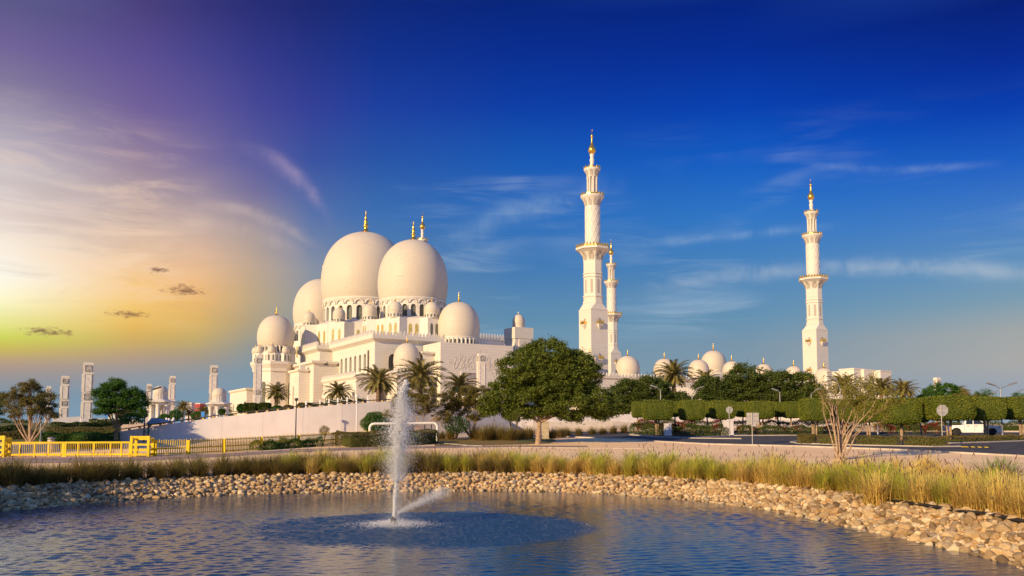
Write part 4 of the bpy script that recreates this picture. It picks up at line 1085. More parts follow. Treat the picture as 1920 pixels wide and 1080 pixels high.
mb.lathe([(rk, zn(368.5)), (rk, zn(333)), (rk*1.42, zn(333)), (rk*1.46, zn(331)), (rk*1.5, zn(328)), (rk*1.75, zn(323)), (rk*2.15, zn(319.5)), (rk*2.17, zn(317.5)), (rk*0.9, zn(317.5))], 32)
for k in range(8):
    c = R(22.5+45*k); mb.lathe([(0.42, zn(368.4)), (0.36, zn(366)), (0.34, zn(337)), (0.46, zn(335)), (0.46, zn(333.2))], 8, rk*1.22*math.cos(c), rk*1.22*math.sin(c))
mb.lathe([(1.5, zn(317.5)), (1.1, zn(312)), (0.75, zn(309)), (0.85, zn(303)), (1.02, zn(300)), (0.7, zn(297)), (0.75, zn(293)), (0.95, zn(291)), (0.8, zn(289))], 20)
mb.build('lantern', M['trim'], mi)
mb = MB(); mb.lathe([(0.55, zn(289)), (1.0, zn(288)), (1.5, zn(284)), (1.55, zn(281)), (1.2, zn(276)), (0.6, zn(272)), (0.42, zn(266)), (0.32, zn(260)), (0.30, zn(257.5)), (0.52, zn(256.5)), (0.56, zn(255)), (0.4, zn(253)), (0.16, zn(251.5)), (0.12, zn(247)), (0.0, zn(246.6))], 24)
cr = [(0.42*math.sin(t_), 0, zn(246.6)+0.55-0.42*math.cos(t_)) for t_ in np.linspace(-2.5, 2.5, 11)]
mb.tube(cr, [0.02]+[0.09]*9+[0.02], 6); mb.build('finial', M['gold'], mi)
def gold_rail(r, z0, z1, n, poly=None):
    mb = MB(); P = poly or [(r*math.cos(2*math.pi*k/n), r*math.sin(2*math.pi*k/n)) for k in range(n)]
    for k in range(len(P)):
        a_, b_ = Vector(P[k]), Vector(P[(k+1) % len(P)])
        mb.bar((a_.x, a_.y, z0+(z1-z0)*0.42), (b_.x, b_.y, z0+(z1-z0)*0.42), 0.10, (z1-z0)*0.62)
        L = (b_-a_).length
        nn = max(1, int(L/1.2))
        for j in range(nn):
            p_ = a_.lerp(b_, j/nn); mb.box(p_.x-0.16, p_.x+0.16, p_.y-0.16, p_.y+0.16, z0, z1+0.35)
    return mb.build('gold_railing', M['gold'], mi)
gold_rail(0, zn(466), zn(461.5), 8, o8(c8*1.64)); gold_rail(rc*1.5, zn(368.5), zn(364.5), 16); gold_rail(rk*2.05, zn(317.5), zn(314), 12)
# niches: blind arches on the flares, panels on the octagon
NM = mat('niche_shade_marble', (0.44, 0.385, 0.32), 0.7, var=0.06)  # niche panels are flat; the darker tone stands in for recess shade
for k in range(8):
    c = R(45*k); n_ = Vector((math.cos(c), math.sin(c))); tg = Vector((-n_.y, n_.x))
    for w_, z0, z1, zt, ra, rb in ((0.95, zn(551), zn(528), zn(525), c8*0.94+0.05, c8*0.94+0.05),):
        O = arch_outline(w_, z0, z1, zt, 6); MB().add([(n_.x*ra+tg.x*x, n_.y*ra+tg.y*x, z) for x, z in O], [tuple(range(len(O)))]).build('blind_niche', NM, mi)
    O = arch_outline(1.9, zn(489), zn(479), zn(473.5), 8)
    def rr_(z): return c8*(0.94+0.06*(z-zn(492))/(zn(483)-zn(492))) if z < zn(483) else c8*(1.0+0.28*(z-zn(483))/(zn(475)-zn(483))) if z < zn(475) else c8*(1.28+0.38*(z-zn(475))/(zn(470)-zn(475)))
    q0 = [(n_.x*(rr_(z)+0.07)+tg.x*x, n_.y*(rr_(z)+0.07)+tg.y*x, z) for x, z in O]
    cen = (n_.x*(rr_(zn(481))+0.02), n_.y*(rr_(zn(481))+0.02), zn(481)); MB().add(q0+[cen], [(i_, (i_+1) % len(q0), len(q0)) for i_ in range(len(q0))]).build('blind_niche', NM, mi)
for rad_, n_k, zA_, zB_, zC_, w_ in ((rc, 10, 387.5, 377, 372.5, 1.1), (rk*1.45, 8, 330.5, 324, 320.5, 0.95)):
    for k in range(n_k):
        c = 2*math.pi*k/n_k; f = lambda s_, z, e: ((rad_+e)*math.cos(c+s_/rad_), (rad_+e)*math.sin(c+s_/rad_), z)
        O = arch_outline(w_, zn(zA_), zn(zB_), zn(zC_), 6)
        def ex(z):
            u = (z-zn(zA_))/(zn(zC_)-zn(zA_)); return 0.10+rad_*(0.02+0.36*u*u)
        q0 = [f(x, z, ex(z)) for x, z in O]; cen = f(0, (zn(zA_)+zn(zC_))/2, ex((zn(zA_)+zn(zC_))/2)); MB().add(q0+[cen], [(i_, (i_+1) % len(q0), len(q0)) for i_ in range(len(q0))]).build('blind_niche', NM, mi)
# small gold balconies on the square base
for k in range(4):
    c = R(90*k+180); n_ = Vector((math.cos(c), math.sin(c))); tg = Vector((-n_.y, n_.x))
    for zc, w_ in ((zn(609.5), 2.3), (zn(675), 2.0)):
        P = lambda u, o_, z: (n_.x*(sq+o_)+tg.x*u, n_.y*(sq+o_)+tg.y*u, z)
        mb = MB(); mb.add([P(-w_/2, 0.0, zc), P(w_/2, 0.0, zc), P(w_/2, 1.2, zc), P(-w_/2, 1.2, zc), P(-w_/2, 0.0, zc-0.4), P(w_/2, 0.0, zc-0.4), P(w_/2*0.9, 1.1, zc-0.4), P(-w_/2*0.9, 1.1, zc-0.4), P(0, 0.0, zc-2.2)],
                          [(0,1,2,3), (3,2,6,7), (2,1,5,6), (0,3,7,4), (7,6,8), (6,5,8), (4,7,8)])
        ba = mb.build('balcony', M['trim'], mi)
        mb = MB()
        for (u0, o0), (u1, o1) in (((-w_/2, 0), (-w_/2, 1.15)), ((-w_/2, 1.15), (w_/2, 1.15)), ((w_/2, 1.15), (w_/2, 0))):
            mb.bar(P(u0, o0, zc+0.55), P(u1, o1, zc+0.55), 0.09, 1.0)
        for u in (-w_/2, 0, w_/2): mb.bar(P(u, 1.15, zc), P(u, 1.15, zc+1.5), 0.22, 0.22)
        mb.build('railing', M['gold'], ba)
        O = arch_outline(1.0, zc, zc+1.9, zc+2.5, 6)
        MB().add([P(x, 0.05, z) for x, z in O], [tuple(range(len(O)))]).build('doorway', M['shade'], ba)
for px, Y, row, lab in ((1525, 391, 523, 'white minaret standing alone on the right, beside the low gate building'),
                        (1147, 522, 590, 'slimmer, more distant white minaret just right of the nearest one'),
                        (792, 466, 448, 'minaret whose gold-tipped lantern alone rises behind the front great dome')):
    kx, kz = ray(px, row)
    dz = (CZ+kz*Y) - (zn(314.0) if px == 792 else zn(466))
    s_ = 0.0
    r_ = dup(mi, (kx*Y, Y, dz), AN, lab)
# ------------------------------------------------------------------ domed arcade along the front of the court
ar = thing('domed_arcade', 'low white arcade roofed by a row of pale domes, between the minarets', 'arcade', (NEAR.x, NEAR.y, 0), AN)
dl = [(1106, 1088, 661, 690), (1177, 1155, 667, 706), (1246, 1226, 672, 708), (1310, 1291, 674, 707), (1372, 1355, 677, 708), (1432, 1416, 682, 710), (1488, 1473, 686, 712), (1545, 1527, 690, 717)]
bA = -10.0
for px, pl_, top, base in dl:
    a = on_b(px, bA, 690); p = wpos(a, bA); r_ = (px-pl_)*S(p.y)*1.04; zt = zr(top, a, bA, px); h = r_*1.62
    mb = MB(); mb.lathe([(r_*0.92, zt-h-2.0), (r_*0.92, zt-h-0.3), (r_*1.0, zt-h), (r_*0.8, zt-h)], 36, a, bA); mb.build('drum', M['trim'], ar)
    dome(ar, a, bA, zt-h, r_, h, 12*S(p.y), 44)
a0, a1 = on_b(1085, bA), on_b(1566, bA); zA1 = zr(709, a0+20, bA)
mb = MB(); mb.box(a0, a1, bA-6, bA+6, ZB, zA1-1.0); cornice(mb, a0, a1, bA-6, bA+6, zA1-1.0, 1.0, 0.5); mb.build('arcade_wall', M['marble'], ar)
mb = MB(); merlons(mb, (a0, bA-6.6), (a1, bA-6.6), zA1, 1.4, 1.5); mb.build('arcade_merlons', M['trim'], ar)
pf = 455.0; a, b = loc(1338, pf, 690); r_ = 23.5*S(pf); zt = CZ+ray(1338, 657)[1]*pf
gt = thing('gate_pavilion', 'larger dome on a court gate, behind the row of arcade domes', 'pavilion', (NEAR.x, NEAR.y, 0), AN)
mb = MB(); mb.box(a-r_*1.2, a+r_*1.2, b-r_*1.2, b+r_*1.2, ZB, zt-r_*1.62-2.5); mb.build('wall', M['marble'], gt)
mb = MB(); mb.lathe([(r_*0.92, zt-r_*1.62-2.5), (r_*0.92, zt-r_*1.62-0.3), (r_*1.0, zt-r_*1.62), (r_*0.8, zt-r_*1.62)], 36, a, b); mb.build('drum', M['trim'], gt)
dome(gt, a, b, zt-r_*1.62, r_, r_*1.62, 14*S(pf), 44)
# gate building at the right
gb = thing('gate_building', 'plain white flat-roofed stone building right of the lone minaret', 'building', (NEAR.x, NEAR.y, 0), AN)
Yg = 352.0
def corner_block(px_l, px_c, px_r, row, Y):
    a, b = loc(px_c, Y, 720); b1 = on_a(px_l, a, 720); a1 = on_b(px_r, b, 720); z = CZ+ray(px_c, row)[1]*Y
    mb = MB(); mb.box(a, a1, b, b1, ZB, z-0.5); mb.box(a-0.15, a1+0.15, b-0.15, b1+0.15, z-0.5, z); return mb, a, a1, b, b1, z
mb, a, a1, b, b1, z = corner_block(1574, 1602, 1624, 690, 350.0); mb.build('tower_block', M['marble'], gb)
mb, a2, a3, b2, b3, z2 = corner_block(1628, 1651.5, 1672, 694, 352.0); mb.build('tower_block', M['marble'], gb)
zl = zr(703, a1, b+4)
mb = MB(); mb.box(a1-3, a2+0.5, b3-3.0, b3+7, ZB, zr(694, a2, b3)); mb.build('recessed_wall', M['marble'], gb)
for k in range(2):
    u = a1+ (a2-a1)*(0.35+0.4*k); O = arch_outline(1.7, ZB, zr(716, u, b3), zr(710, u, b3), 6)
    MB().add([(u+x, b3-3.06, z_) for x, z_ in O], [tuple(range(len(O)))]).build('window', M['glass'], gb)
mb, a4, a5, b4, b5, z4 = corner_block(1545, 1551.5, 1560, 696, 335.0); mb.build('wall_block', M['marble'], gb)
mb, a4, a5, b4, b5, z4 = corner_block(1553, 1574, 1582, 696, 356.0); mb.build('wall_block', M['marble'], gb)

# ------------------------------------------------------------------ carved pylons and domed kiosks on the podium
def pylon(px0, px1, top, Y, zb, label, lean=0.0, rows=2):
    w = (px1-px0)*S(Y)/1.22; c = at((px0+px1)/2, 760, Y); zt = CZ+ray((px0+px1)/2, top)[1]*Y
    r = thing('carved_pylon', label, 'pylon', (c.x, c.y, zb), AN-R(8), 'carved marble pylons'); h = zt-zb; d = w*0.72
    mb = MB(); mb.prism([(-w*.5,-d*.5),(w*.5,-d*.5),(w*.5,d*.5),(-w*.5,d*.5)], 0, h-0.35, [(-w*.47,-d*.47),(w*.47,-d*.47),(w*.47,d*.47),(-w*.47,d*.47)])
    mb.box(-w*.48, w*.48, -d*.48, d*.48, h-0.35, h-0.2); mb.box(-w*.44, w*.44, -d*.44, d*.44, h-0.2, h)
    mb.build('shaft', M['trim'], r)
    z = h-0.9
    def panel(z0, z1, nm, m_, ww):
        for face in (0, 1):
            mb = MB(); W_ = (w if face == 0 else d)
            def bx(u0, u1, a, b, o0, o1):
                if face == 0: mb.box(u0, u1, -d*.5-o1, -d*.49+o0*0, a, b)
                else: mb.box(-w*.5-o1, -w*.49, u0, u1, a, b)
            bx(-W_*ww, W_*ww, z0, z1, 0, 0.05)
            t_ = W_*0.06
            for u0, u1, a, b in ((-W_*ww-t_, -W_*ww-0.003, z0-t_, z1+t_), (W_*ww+0.003, W_*ww+t_, z0-t_, z1+t_), (-W_*ww, W_*ww, z1+0.003, z1+t_), (-W_*ww, W_*ww, z0-t_, z0-0.003)): bx(u0, u1, a, b, 0, 0.12)
            mb.build(nm, m_, r)
    sec = h*0.94/rows
    for k in range(rows):
        zt_ = h-0.8-k*sec; s_ = w*0.52
        panel(zt_-s_, zt_, 'medallion', M['lattice'], 0.24)
        panel(zt_-sec+0.7, zt_-s_-0.8, 'carved_panel', M['carved'], 0.27)
    return r
pylon(112, 130, 705, 215, 4.9, 'shorter carved white pylon at the far left, left of the tallest one')
pylon(152, 175, 680, 200, 4.9, 'tall carved white pylon between the two round-crowned trees at the left')
pylon(85, 96, 724, 235, 4.9, 'carved white pylon glimpsed through the brownish tree at the far left')
pylon(273, 284.5, 720, 285, 4.9, 'small distant carved pylon just left of the first domed kiosk')
pylon(315, 329, 705, 235, 4.9, 'carved white pylon directly right of the first domed kiosk')
pylon(391, 408, 685, 225, 4.9, 'tall carved white pylon behind the second domed kiosk')
pylon(474, 491, 668, 262, 4.9, 'carved white pylon in front of the octagonal mosque tower', rows=2)
pylon(893, 912, 663, 240, 4.9, 'carved white pylon in front of the floral relief, left of the big tree')
pylon(1752, 1766, 708, 220, 4.9, 'short white pylon top showing above the round green tree at the far right')
def kiosk(cx, dome_w, dtop, dbase, brim_w, brim, foot, Y, label):
    c = at(cx, 760, Y); z = lambda row: CZ+ray(cx, row)[1]*Y; s_ = S(Y); zb = 4.9
    r = thing('domed_kiosk', label, 'kiosk', (c.x, c.y, zb), R(12), 'domed kiosks on the podium')
    rb = brim_w/2*s_; rd = dome_w/2*s_; h6 = lambda q: [(q*math.cos(R(60*k)), q*math.sin(R(60*k))) for k in range(6)]
    mb = MB(); zb0 = z(brim+8)-zb; zb1 = z(brim+3)-zb
    mb.prism(h6(rb*0.72), zb0-0.35, zb0, h6(rb*0.88)); mb.prism(h6(rb), zb0, zb0+0.2); mb.prism(h6(rb), zb0+0.2, zb0+0.55, h6(rd*1.15)); mb.build('roof', M['trim'], r)
    dome(r, 0, 0, z(dbase)-zb+0.6, rd, z(dtop)-z(dbase)-0.6, None, 36)
    mb = MB(); mb.lathe([(rd*0.94, zb0+0.3), (rd*0.94, z(dbase)-zb+0.6)], 36)
    for k in range(30):
        a = 2*math.pi*k/30; x, y = rd*0.95*math.cos(a), rd*0.95*math.sin(a); mb.lathe([(0.09, z(dbase)-zb-0.6), (0.09, z(dbase)-zb+0.8)], 5, x, y)
    mb.build('drum', M['trim'], r)
    for k in range(6):
        a = R(60*k+30); x, y = rb*0.66*math.cos(a), rb*0.66*math.sin(a)
        mb = MB(); mb.lathe([(0.55, -0.2), (0.55, 0.5), (0.36, 0.7), (0.33, zb0-1.5), (0.5, zb0-0.9), (0.62, zb0-0.501)], 14, x, y); mb.build('column', M['trim'], r)
kiosk(300, 26.5, 723, 746, 47, 746, 785, 180, 'domed white kiosk behind the round-crowned green tree, with a dark lamp arm before it')
kiosk(410.5, 26, 727, 749, 48, 750, 780, 185, 'domed white kiosk nearest the mosque, in front of a tall pylon')
kiosk(219, 20, 748, 764, 36, 762, 785, 240, 'distant domed kiosk mostly hidden by the round-crowned green tree')

# ------------------------------------------------------------------ ramp, its retaining wall and the terrace behind
def wall_run(name, label, cat, pts, m_, thick=0.35, group=None):
    """wall along pixel columns: (px, bottom row or None, top row, Y)"""
    P = []
    for px, top, Y in pts: q_ = at(px, top, Y); P.append(q_)
    mb = MB()
    for a, c in zip(P, P[1:]):
        d = Vector((c.x-a.x, c.y-a.y)); n_ = Vector((-d.y, d.x)).normalized()*thick
        for (x0, y0, x1, y1) in ((a.x, a.y, c.x, c.y),):
            b0, b1 = zplain(y0)-0.3, zplain(y1)-0.3
            mb.add([(x0,y0,b0),(x1,y1,b1),(x1,y1,c.z),(x0,y0,a.z),(x0+n_.x,y0+n_.y,b0),(x1+n_.x,y1+n_.y,b1),(x1+n_.x,y1+n_.y,c.z),(x0+n_.x,y0+n_.y,a.z)],
                   [(0,1,2,3),(7,6,5,4),(3,2,6,7),(0,3,7,4),(1,5,6,2)])
    return tag(mb.build(name, m_), label, cat, group), P
RW = [(222, 809.5, 82), (300, 797.5, 82.6), (400, 783.5, 83.6), (560, 765.5, 85.2), (640, 758.5, 86.2), (700, 754, 87.2), (732, 752.5, 87.8), (800, 757, 90.5), (880, 769, 93.5), (960, 775, 97)]
rampw, RP = wall_run('ramp_wall', 'long pale rendered retaining wall of the ramp, bluish in shade at its left end', 'wall', RW, M['stucco'])
mb = MB()
for a, c in zip(RP, RP[1:]):
    ka, kc = (a.y+60)/a.y, (c.y+60)/c.y; ea, ec = 0.42, 0.42
    mb.add([(a.x, a.y+ea, a.z-1.0), (c.x, c.y+ec, c.z-1.0), (c.x*kc, c.y+60, c.z-1.0+0.2), (a.x*ka, a.y+60, a.z-1.0+0.2)], [(0, 1, 2, 3)])
tag(mb.build('ramp', M['path']), kind='structure')
ra = thing('ramp_railing', 'brown handrail with short yellow-capped studs along the top of the ramp wall', 'railing', (RP[0].x, RP[0].y, 0)); RO = RP[0].copy(); RO.z = 0
mb = MB(); mc = MB(); 
dist = 0
for a, c in zip(RP[:6], RP[1:7]):
    L = (c-a).length; n_ = max(2, int(L/0.95))
    for k in range(n_):
        p_ = a.lerp(c, k/n_)-RO; mc.box(p_.x-0.10, p_.x+0.10, 0.12+p_.y-0.09, 0.12+p_.y+0.09, p_.z-0.02, p_.z+0.16)
    mb.bar((a-RO)+Vector((0, 0.25, 0.22)), (c-RO)+Vector((0, 0.25, 0.22)), 0.10, 0.10)
mc.build('post', mat('ochre_studs', (0.55, 0.36, 0.12), 0.6), ra); mb.build('handrail', M['darkpole'], ra)
wall_run('boundary_wall', 'white garden boundary wall running behind the big tree and the clipped trees', 'wall',
         [(780, 772, 108), (860, 774, 112), (960, 774.5, 114), (1150, 776, 116), (1300, 781, 118), (1460, 787, 121), (1560, 790, 123)], M['stucco'])
wall_run('plinth_wall', 'lower grey ledge wall in front of the white boundary wall', 'wall', [(1000, 791, 111.5), (1150, 790, 112.5), (1210, 794, 113.5), (1290, 797, 114.5)], mat('grey_render', (0.50, 0.45, 0.42), 0.85, var=0.05))
wall_run('podium_wall', 'tall white podium wall seen between the palms right of centre', 'wall', [(1180, 726, 175), (1300, 726, 178), (1420, 730, 181), (1570, 738, 184), (1680, 748, 188)], M['marble'])
wall_run('low_wall', 'low white wall at the foot of the pylons on the far left', 'wall', [(98, 783, 188), (150, 781, 190), (152.5, 784, 190), (200, 785, 192), (262, 786, 194)], M['stucco'])
# shade on the ramp wall: a flat-roofed house outside the picture at the left
sb_ = thing('service_house', 'flat-roofed plain house beyond the left edge of the picture', 'house', (-55, 58, 0))
mb = MB(); mb.box(-1.5, 5, -6.5, 5.5, 0, 12.6); mb.build('wall', M['stucco'], sb_)
mb = MB(); mb.box(-1.7, 5.25, -6.75, 5.75, 12.6, 13.0); mb.build('roof', M['trim'], sb_)
for k in range(3):
    mb = MB(); mb.box(5.0, 5.06, -5+3.6*k, -3.4+3.6*k, 5.5, 7.3); mb.build('window', M['glass'], sb_)
# ------------------------------------------------------------------ yellow gate and the picket fence
g0, g1 = gnd(10, 856.5), gnd(243, 855.5)
gr = thing('sliding_gate', 'long bright-yellow steel gate across the drive', 'gate', g0)
D = g1-g0; hh = 1.02
def rel(t_, z): return (D.x*t_, D.y*t_, D.z*t_+z)
for nm, z, w_ in (('top_rail', hh, 0.13), ('bottom_rail', 0.14, 0.13)):
    mb = MB(); mb.bar(rel(0, z), rel(1, z), 0.09, w_); mb.build(nm, M['yellow'], gr)
mb = MB()
for k in range(1, 66):
    t_ = k/66; mb.bar(rel(t_, 0.205), rel(t_, hh-0.067), 0.028, 0.028)
mb.build('bars', M['brownbar'], gr)
for t_, w_ in ((0.0, 0.14), (0.115, 0.08), (0.23, 0.09), (0.345, 0.08), (0.46, 0.20), (0.48, 0.12), (0.58, 0.08), (0.71, 0.10), (0.845, 0.08), (0.93, 0.10), (1.0, 0.12)):
    mb = MB(); mb.bar(rel(t_, 0.0), rel(t_, hh-0.07), w_, 0.085); mb.build('post', M['yellow'], gr)
def portal(px0, px1, row, hp, label):
    a, c = gnd(px0, row), gnd(px1, row); r = thing('gate_portal', label, 'gate portal', a, 0, 'yellow gate frames'); d = c-a
    for j, oy in enumerate((0, 0.75)):
        for t_ in (0, 1):
            mb = MB(); x = d.x*t_; mb.box(x-0.09, x+0.09, oy-0.09, oy+0.09, -0.1, hp-0.16*j); mb.build('post', M['yellow'], r)
        mb = MB()
        for z in (hp-0.16*j-0.08, hp*0.58, hp*0.33, 0.16):
            mb.box(0.092, d.x-0.092, oy-0.07, oy+0.07, z-0.07, z+0.07)
        mb.build('crossbars', M['yellow'], r)
    mb = MB()
    for x in (0, d.x): mb.box(x-0.06, x+0.06, 0.092, 0.658, hp-0.30, hp-0.18); mb.box(x-0.06, x+0.06, 0.092, 0.658, 0.1, 0.22)
    mb.build('tie_bars', M['yellow'], r)
portal(246, 278, 856.5, 1.52, 'tall yellow frame closing the right end of the yellow gate')
portal(-22, 6, 857, 1.55, 'tall yellow frame at the left edge holding the left end of the gate')
for px in (15, 287, 291):
    g = gnd(px, 855); mb = MB(); mb.box(-0.10, 0.10, -0.10, 0.10, -0.1, 1.12); mb.box(-0.12, 0.12, -0.12, 0.12, 1.122, 1.17)
    tag(mb.build('gate_post', M['yellow'], None, loc=g), {15: 'short yellow gate post beside the left gate frame', 287: 'short yellow post right of the tall gate frame', 291: 'short yellow post where the picket fence begins'}[px], 'post')
fp = [(294, 854), (353, 852), (420, 848.5), (490, 844), (560, 839), (630, 834), (700, 830)]
fr_ = thing('picket_fence', 'brown steel picket fence with yellow posts and rails running towards the hedge', 'fence', gnd(*fp[0])); FO_ = gnd(*fp[0])
mb = MB(); my = MB(); mk = MB()
for i, ((a, ra_), (c, rc_)) in enumerate(zip(fp, fp[1:])):
    A, C_ = gnd(a, ra_)-FO_, gnd(c, rc_)-FO_; L = (C_-A).length; n_ = int(L/0.15)
    for k in range(1, n_):
        p_ = A.lerp(C_, k/n_); mb.bar(p_+Vector((0, 0, 0.03)), p_+Vector((0, 0, 1.16+0.03*math.sin(k*2.1))), 0.05, 0.05)
    mk.bar(A+Vector((0, 0.035, 1.0)), C_+Vector((0, 0.035, 1.0)), 0.04, 0.06)
    my.bar(A+Vector((0, 0.05, 0.50)), C_+Vector((0, 0.05, 0.50)), 0.05, 0.10); my.bar(A+Vector((0, 0.05, 0.12)), C_+Vector((0, 0.05, 0.12)), 0.05, 0.08)
    mp = MB(); mp.box(C_.x-0.11, C_.x+0.11, C_.y-0.11, C_.y+0.11, C_.z-0.05, C_.z+1.08); mp.build('post', M['yellow'], fr_)
mb.build('pickets', M['brownbar'], fr_); mk.build('top_rail', M['brownbar'], fr_); my.build('rails', M['yellow'], fr_)

# ------------------------------------------------------------------ foliage
def leaf_quads(P, L, nrm=None, jit=0.9, wr=0.45, up=0.35):
    """one bent leaf-sized quad at every point of P"""
    n = len(P); d = RNG.normal(0, 1, (n, 3)); d[:, 2] *= 0.6; d /= np.linalg.norm(d, axis=1)[:, None]
    nn = RNG.normal(0, 1, (n, 3))*jit + np.array([0, 0, up])
    if nrm is not None: nn = nrm + RNG.normal(0, 1, (n, 3))*jit
    s_ = np.cross(d, nn); s_ /= np.linalg.norm(s_, axis=1)[:, None]+1e-9
    l = (L*RNG.uniform(0.6, 1.3, n))[:, None]
    V = np.stack([P-d*l*0.5, P+s_*l*wr*0.5, P+d*l*0.5, P-s_*l*wr*0.5], 1).reshape(-1, 3)
    return V, np.arange(4*n).reshape(-1, 4)
def bent(a, c, sag, n=5):
    a, c = Vector(a), Vector(c); return [a.lerp(c, i/n)+Vector((0, 0, sag*math.sin(math.pi*i/n))) for i in range(n+1)]
def tree(name, label, cat, base, Y, lobes, leaf=0.16, nleaf=26000, lm='leaf', bark='bark', tr=0.2, fork=0.35, clump=None, thin=1.0, group=None, depth=0.9, twigs=True, nlimb=None, stems=1, shell=0.5):
    """tapered trunk, limbs to every lobe and a crown of leaf clumps; lobes are (px, row, rx, ry) at distance Y"""
    base = Vector(base); r = thing(name, label, cat, base, 0, group); s_ = S(Y)
    LB = []
    for px, row, rx, ry in lobes:
        c = at(px, row, Y)-base; LB.append((c, rx*s_, rx*s_*depth, ry*s_))
    areas = np.array([l[1]*l[3] for l in LB]); areas = areas/areas.sum()
    P = []; cl = []
    cr = clump or 0.55; ncl = int(thin*sum((l[1]*l[3]) for l in LB)/cr**2*4.2)+12
    for (c, rx, ry, rz), fr0 in zip(LB, areas):
        for _ in range(max(3, int(ncl*fr0))):
            v = RNG.normal(0, 1, 3); v /= np.linalg.norm(v); q_ = RNG.uniform(shell, 1.0)**0.7
            if v[2] < -0.3: q_ *= 0.85
            cl.append(np.array([c.x+v[0]*rx*q_, c.y+v[1]*ry*q_*1.0, c.z+v[2]*rz*q_]))
    cl = np.array(cl); per = max(8, int(nleaf/len(cl)))
    k = np.repeat(np.arange(len(cl)), per)
    off = RNG.normal(0, 1, (len(k), 3))*np.array([cr*0.5, cr*0.5, cr*0.30])*RNG.uniform(0.6, 1.25, len(cl))[k][:, None]
    P = cl[k]+off
    V, Fc = leaf_quads(P, leaf)
    link('crown', np_mesh('crown', V, Fc, M[lm]), r)
    mb = MB(); zc = min(l[0].z-l[3]*0.5 for l in LB); zf = max(0.3, zc*fork/0.5 if fork < 1 else fork); zf = min(zf, zc+1.0)
    rs = random.Random(int(base.x*10)); ctr = sum((l[0] for l in LB), Vector())/len(LB)
    fk = Vector((ctr.x*0.12, 0, zf))
    if stems == 1:
        mb.tube([(0, 0, -0.2), (0, 0, 0.05), (fk.x*0.4+rs.uniform(-.05, .05), 0, zf*0.5), fk], [tr*1.5, tr*1.15, tr*0.95, tr*0.85], 10)
    for i, (c, rx, ry, rz) in enumerate(LB):
        st = fk if stems == 1 else Vector((rs.uniform(-tr, tr), rs.uniform(-tr, tr), 0.0))
        r0 = tr*0.42 if stems == 1 else tr*0.7
        pt = bent(st, c, 0.10*(c-st).length*(1 if stems == 1 else -0.6)); mb.tube(pt, [r0*(1-0.75*j/5) for j in range(6)], 7)
        if twigs:
            ds = np.linalg.norm(cl-np.array(c), axis=1); order = np.argsort(ds+RNG.uniform(0, 1.0, len(ds)))
            for j in order[:int(14 if not nlimb else nlimb)]:
                e = Vector(cl[j]); s0 = pt[rs.choice((2, 3, 4, 5))]; mb.tube(bent(s0, e, 0.06*(e-s0).length, 3), [tr*0.20, tr*0.15, tr*0.10, tr*0.05], 5, cap=False)
    mb.build('trunk', M[bark], r)
    return r
# the big tree in the middle
gb_ = gnd(1009, 832.5)
tree('broad_tree', 'large dark-green broad-crowned tree in the centre of the sand', 'tree', gb_, gb_.y,
     [(px+7, row, rx, ry) for px, row, rx, ry in [(1022, 680, 62, 46), (975, 700, 50, 50), (1060, 705, 60, 50), (935, 745, 36, 34), (1110, 755, 40, 34), (1000, 752, 60, 34), (1062, 762, 60, 32), (1020, 720, 60, 50), (910, 762, 22, 20), (962, 775, 34, 16), (1128, 772, 24, 16), (1085, 690, 28, 34)]],
     0.20, 190000, 'leaf', 'palebark', 0.25, 0.40, clump=0.50, thin=1.5, shell=0.5)
g = gnd(55, 832); tree('acacia_tree', 'brownish thin-crowned tree with forked pale trunk at the far left', 'tree', g, g.y,
     [(55, 740, 34, 22), (25, 752, 24, 20), (88, 755, 24, 22), (60, 765, 40, 18), (58, 725, 22, 12), (98, 775, 12, 12), (20, 775, 18, 12)], 0.12, 30000, 'leafolive', 'palebark', 0.15, 0.2, clump=0.40, thin=0.7, stems=2)
g = gnd(217, 830); tree('round_tree', 'bright-green round-crowned tree at the end of the ramp wall', 'tree', g, g.y,
     [(218, 735, 34, 22), (195, 750, 24, 22), (246, 750, 28, 24), (222, 762, 34, 20), (190, 766, 20, 12), (262, 762, 18, 20), (250, 785, 24, 10), (215, 722, 16, 12)], 0.15, 48000, 'leafbright', 'bark', 0.16, 0.3, clump=0.42, thin=0.9)
g = gnd(-20, 824); tree('edge_tree', 'dark-green tree cut off by the left edge of the picture', 'tree', g, g.y, [(-22, 752, 34, 24), (-5, 765, 20, 20), (-30, 772, 34, 16)], 0.14, 9000, 'leafdark', 'bark', 0.2, 0.3)
g = gnd(783, 826); tree('thorn_tree', 'feathery thin acacia standing behind the water jet under a palm', 'tree', g, g.y,
     [(782, 735, 34, 28), (755, 752, 26, 24), (812, 752, 26, 26), (735, 775, 16, 12), (828, 780, 20, 14), (780, 760, 40, 22)], 0.12, 34000, 'leafolive', 'palebark', 0.13, 0.2, clump=0.36, thin=0.75)
g = gnd(884, 823.5); tree('thorn_tree', 'feathery acacia with leaning stems just left of the big tree', 'tree', g, g.y,
     [(872, 745, 28, 24), (845, 752, 24, 22), (900, 750, 26, 26), (850, 775, 26, 12), (892, 775, 30, 14)], 0.13, 34000, 'leafolive', 'palebark', 0.12, 0.2, clump=0.38, thin=0.8, stems=2)
g = gnd(962, 821.5); tree('thorn_tree', 'slim acacia with dark crossing stems half hidden behind the big tree', 'tree', g, g.y, [(955, 765, 22, 14), (975, 770, 20, 12)], 0.10, 4000, 'leafdark', 'bark', 0.12, 0.2, stems=2)
